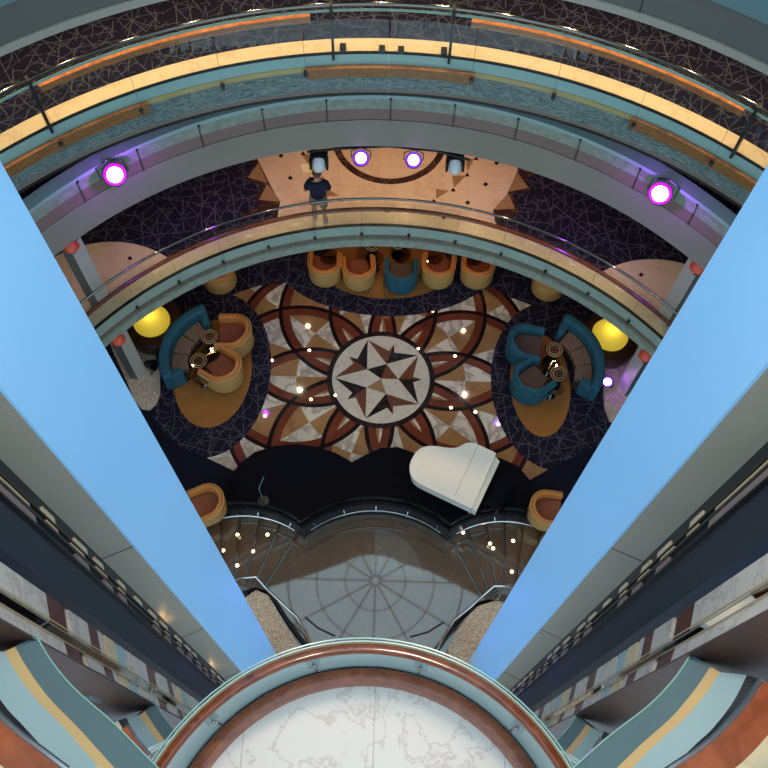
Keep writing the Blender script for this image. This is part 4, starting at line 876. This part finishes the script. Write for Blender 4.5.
# ------------------------------------------------------------------ skylight roof (seen mirrored in the polished landing)
ZS = 26.0; zm = 2*LZ-ZS
def mir(L): return [xy(256+x/3, 512+y/3, zm) for x, y in L]
bd = mir([(-150, 300), (40, 228), (180, 185), (270, 152), (300, 136), (355, 130), (400, 138), (450, 160), (520, 180), (640, 240), (800, 330)])
flat('ceiling', [(-16, bd[0][1]), *bd, (16, bd[-1][1]), (16, 26), (-16, 26)], ZS-.1, 'greydark', ZS-.4)
sc = mir([(358, 208)])[0]; r1 = abs(mir([(268, 208)])[0][0]-sc[0])
def inroof(x, y):
    for (xa, ya), (xb, yb) in zip(bd[:-1], bd[1:]):
        if xa <= x <= xb: return y < ya+(yb-ya)*(x-xa)/(xb-xa)
    return False
t = thing('skylight', 'round glazed skylight with radial frame mirrored in the polished landing floor', 'skylight', (sc[0], sc[1], ZS))
for r, w in ((r1, .045), (r1*1.95, .05), (r1*2.9, .07), (r1*3.8, .08), (.25, .06)):
    pts = [(r*math.cos(2*PI*i/72), r*math.sin(2*PI*i/72), -.15) for i in range(72)]
    MB().tube(pts, w*.55, 6, True).build('ring_bar', 'gridsteel', t)
for k in range(12):
    a = R_(90+30*k); MB().tube([(.25*math.cos(a), .25*math.sin(a), -.15), (8.5*math.cos(a), 8.5*math.sin(a), -.15)], .035, 6).build('radial_bar', 'gridsteel', t)
MB().lathe([(.001, .05), (8.6, .05), (8.6, .06), (.001, .06)], n=48).build('glazing', 'glass', t)
# ------------------------------------------------------------------ lights
W = bpy.data.worlds.new('sky'); S.world = W; W.use_nodes = True; bg = W.node_tree.nodes['Background']
bg.inputs[0].default_value = (.62, .84, 1.0, 1); bg.inputs[1].default_value = 1.6
# downlights under the fourth deck (light the third deck's edge)
for k in range(-7, 8):
    a = R_(90+6.2*k+1); x, y = UC[0]+(UR+.55)*math.cos(a), UC[1]+(UR+.55)*math.sin(a)
    spot((x, y, 11.4), (UC[0]+(UR+.1)*math.cos(a), UC[1]+(UR+.1)*math.sin(a), 9), 110, size=110, r=.05)
for k in range(-5, 6):
    a = R_(90+9*k+2); x, y = MC[0]+(MR+.7)*math.cos(a), MC[1]+(MR+.7)*math.sin(a)
    spot((x, y, 5.75), (MC[0]+(MR+.5)*math.cos(a), MC[1]+(MR+.5)*math.sin(a), 3.2), 34 if abs(k) < 3 else 20, (1, .66, .36), 120, r=.035)
for x, y, e in ((-1.6, 13.9, 40), (.4, 14.2, 40), (2.2, 13.9, 40)):
    spot((x, y, 5.7), (x, y, 3.2), e, (1, .6, .32), 130)
# lounge downlights in the mid balcony soffit and wash from above
for x, y, e in ((-2.2, 12.6, 26), (0, 13.1, 40), (2.2, 12.6, 26), (-4.6, 11.2, 14), (4.5, 11.2, 14)):
    spot((x, y, 2.35), (x, y, 0), e, (1, .6, .3), 140)
for x, y, tx, ty, e in ((-4.9, 10.9, -3.2, 9.6, 55), (4.8, 10.9, 3.2, 9.6, 55), (-2.6, 12.0, -1.6, 10, 50), (2.5, 12.0, 1.6, 10, 50), (-3.8, 11.4, -2, 8.5, 40), (3.7, 11.5, 2, 8.5, 40)):
    spot((x, y, 5.3), (tx, ty, 0), e, (1, .78, .55), 80, 1, .025)
spot((.4, 2.6, 17.8), (0, -.2, 12.2), 330, (1, .80, .66), 80, 1, .4)
# glowing discs imitating reflected downlights on the fan steps and inlaid floor
stairs = [o for o in bpy.data.objects if o.name.startswith('winding_stair')]
def glint_disc(): return MB().lathe([(.001, .012), (.032, .010), (.042, .0)], n=14)
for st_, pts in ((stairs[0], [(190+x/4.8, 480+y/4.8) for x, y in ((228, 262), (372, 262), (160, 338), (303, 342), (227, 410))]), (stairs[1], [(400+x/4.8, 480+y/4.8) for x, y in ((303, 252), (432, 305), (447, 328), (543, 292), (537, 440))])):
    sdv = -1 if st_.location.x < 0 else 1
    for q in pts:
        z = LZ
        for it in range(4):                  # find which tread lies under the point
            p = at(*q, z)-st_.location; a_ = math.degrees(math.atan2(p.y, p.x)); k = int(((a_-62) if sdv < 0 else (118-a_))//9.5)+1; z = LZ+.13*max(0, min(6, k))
        p = at(*q, z)-st_.location; o = glint_disc().build('step_glint', 'warmglint', st_); o.location = (p.x, p.y, z-LZ)
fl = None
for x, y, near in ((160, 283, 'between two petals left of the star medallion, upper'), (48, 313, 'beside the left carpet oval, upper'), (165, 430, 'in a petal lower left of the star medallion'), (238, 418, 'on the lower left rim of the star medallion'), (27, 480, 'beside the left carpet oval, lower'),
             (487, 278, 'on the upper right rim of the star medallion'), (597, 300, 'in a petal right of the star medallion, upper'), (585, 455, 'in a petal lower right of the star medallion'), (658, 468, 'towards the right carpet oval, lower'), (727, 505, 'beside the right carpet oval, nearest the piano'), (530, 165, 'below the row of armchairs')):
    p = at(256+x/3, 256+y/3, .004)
    if fl is None: fl = glint_disc().build('floor_glint', 'warmglint'); o = fl
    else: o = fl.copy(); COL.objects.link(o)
    o.location = p; tag(o, 'tiny warm imitation glint '+near, 'light', 'imitation glints on the inlaid floor')
# added unseen lamps: blue wash low on columns, warm glints on grey sides
for sd in (-1, 1):
    for z in (.6, 4.0): spot((sd*.9+CX, 3.1, z), (sd*2.3+CX, 2.95, z+1.6), 22, (.08, .14, 1), 55, 1, .25)
    for z, e in ((4.25, 5), (8.2, 6)):
        l = bpy.data.lights.new('added_glint', 'POINT'); l.energy = e; l.color = (1, .6, .2); l.shadow_soft_size = .03; o = bpy.data.objects.new('added_glint_lamp', l); COL.objects.link(o)
        o.location = (sd*2.62+CX+(-.0)+sd*-.0, 2.14, z)
# warm lamps added unseen to brighten the lift lobby walls
for sd in (-1, 1):
    spot((sd*.9+CX, 2.2, 18.6), (sd*2.4+CX, 1.2, 13.5), 260, (1, .8, .58), 70, 1, .2)
S.view_settings.view_transform = 'Standard'; S.view_settings.look = 'None'; S.view_settings.gamma = 1; S.view_settings.use_curve_mapping = False
S.view_settings.exposure = 0
S.cycles.use_denoising = True
S.cycles.max_bounces = 8; S.cycles.transparent_max_bounces = 16; S.cycles.sample_clamp_indirect = 6
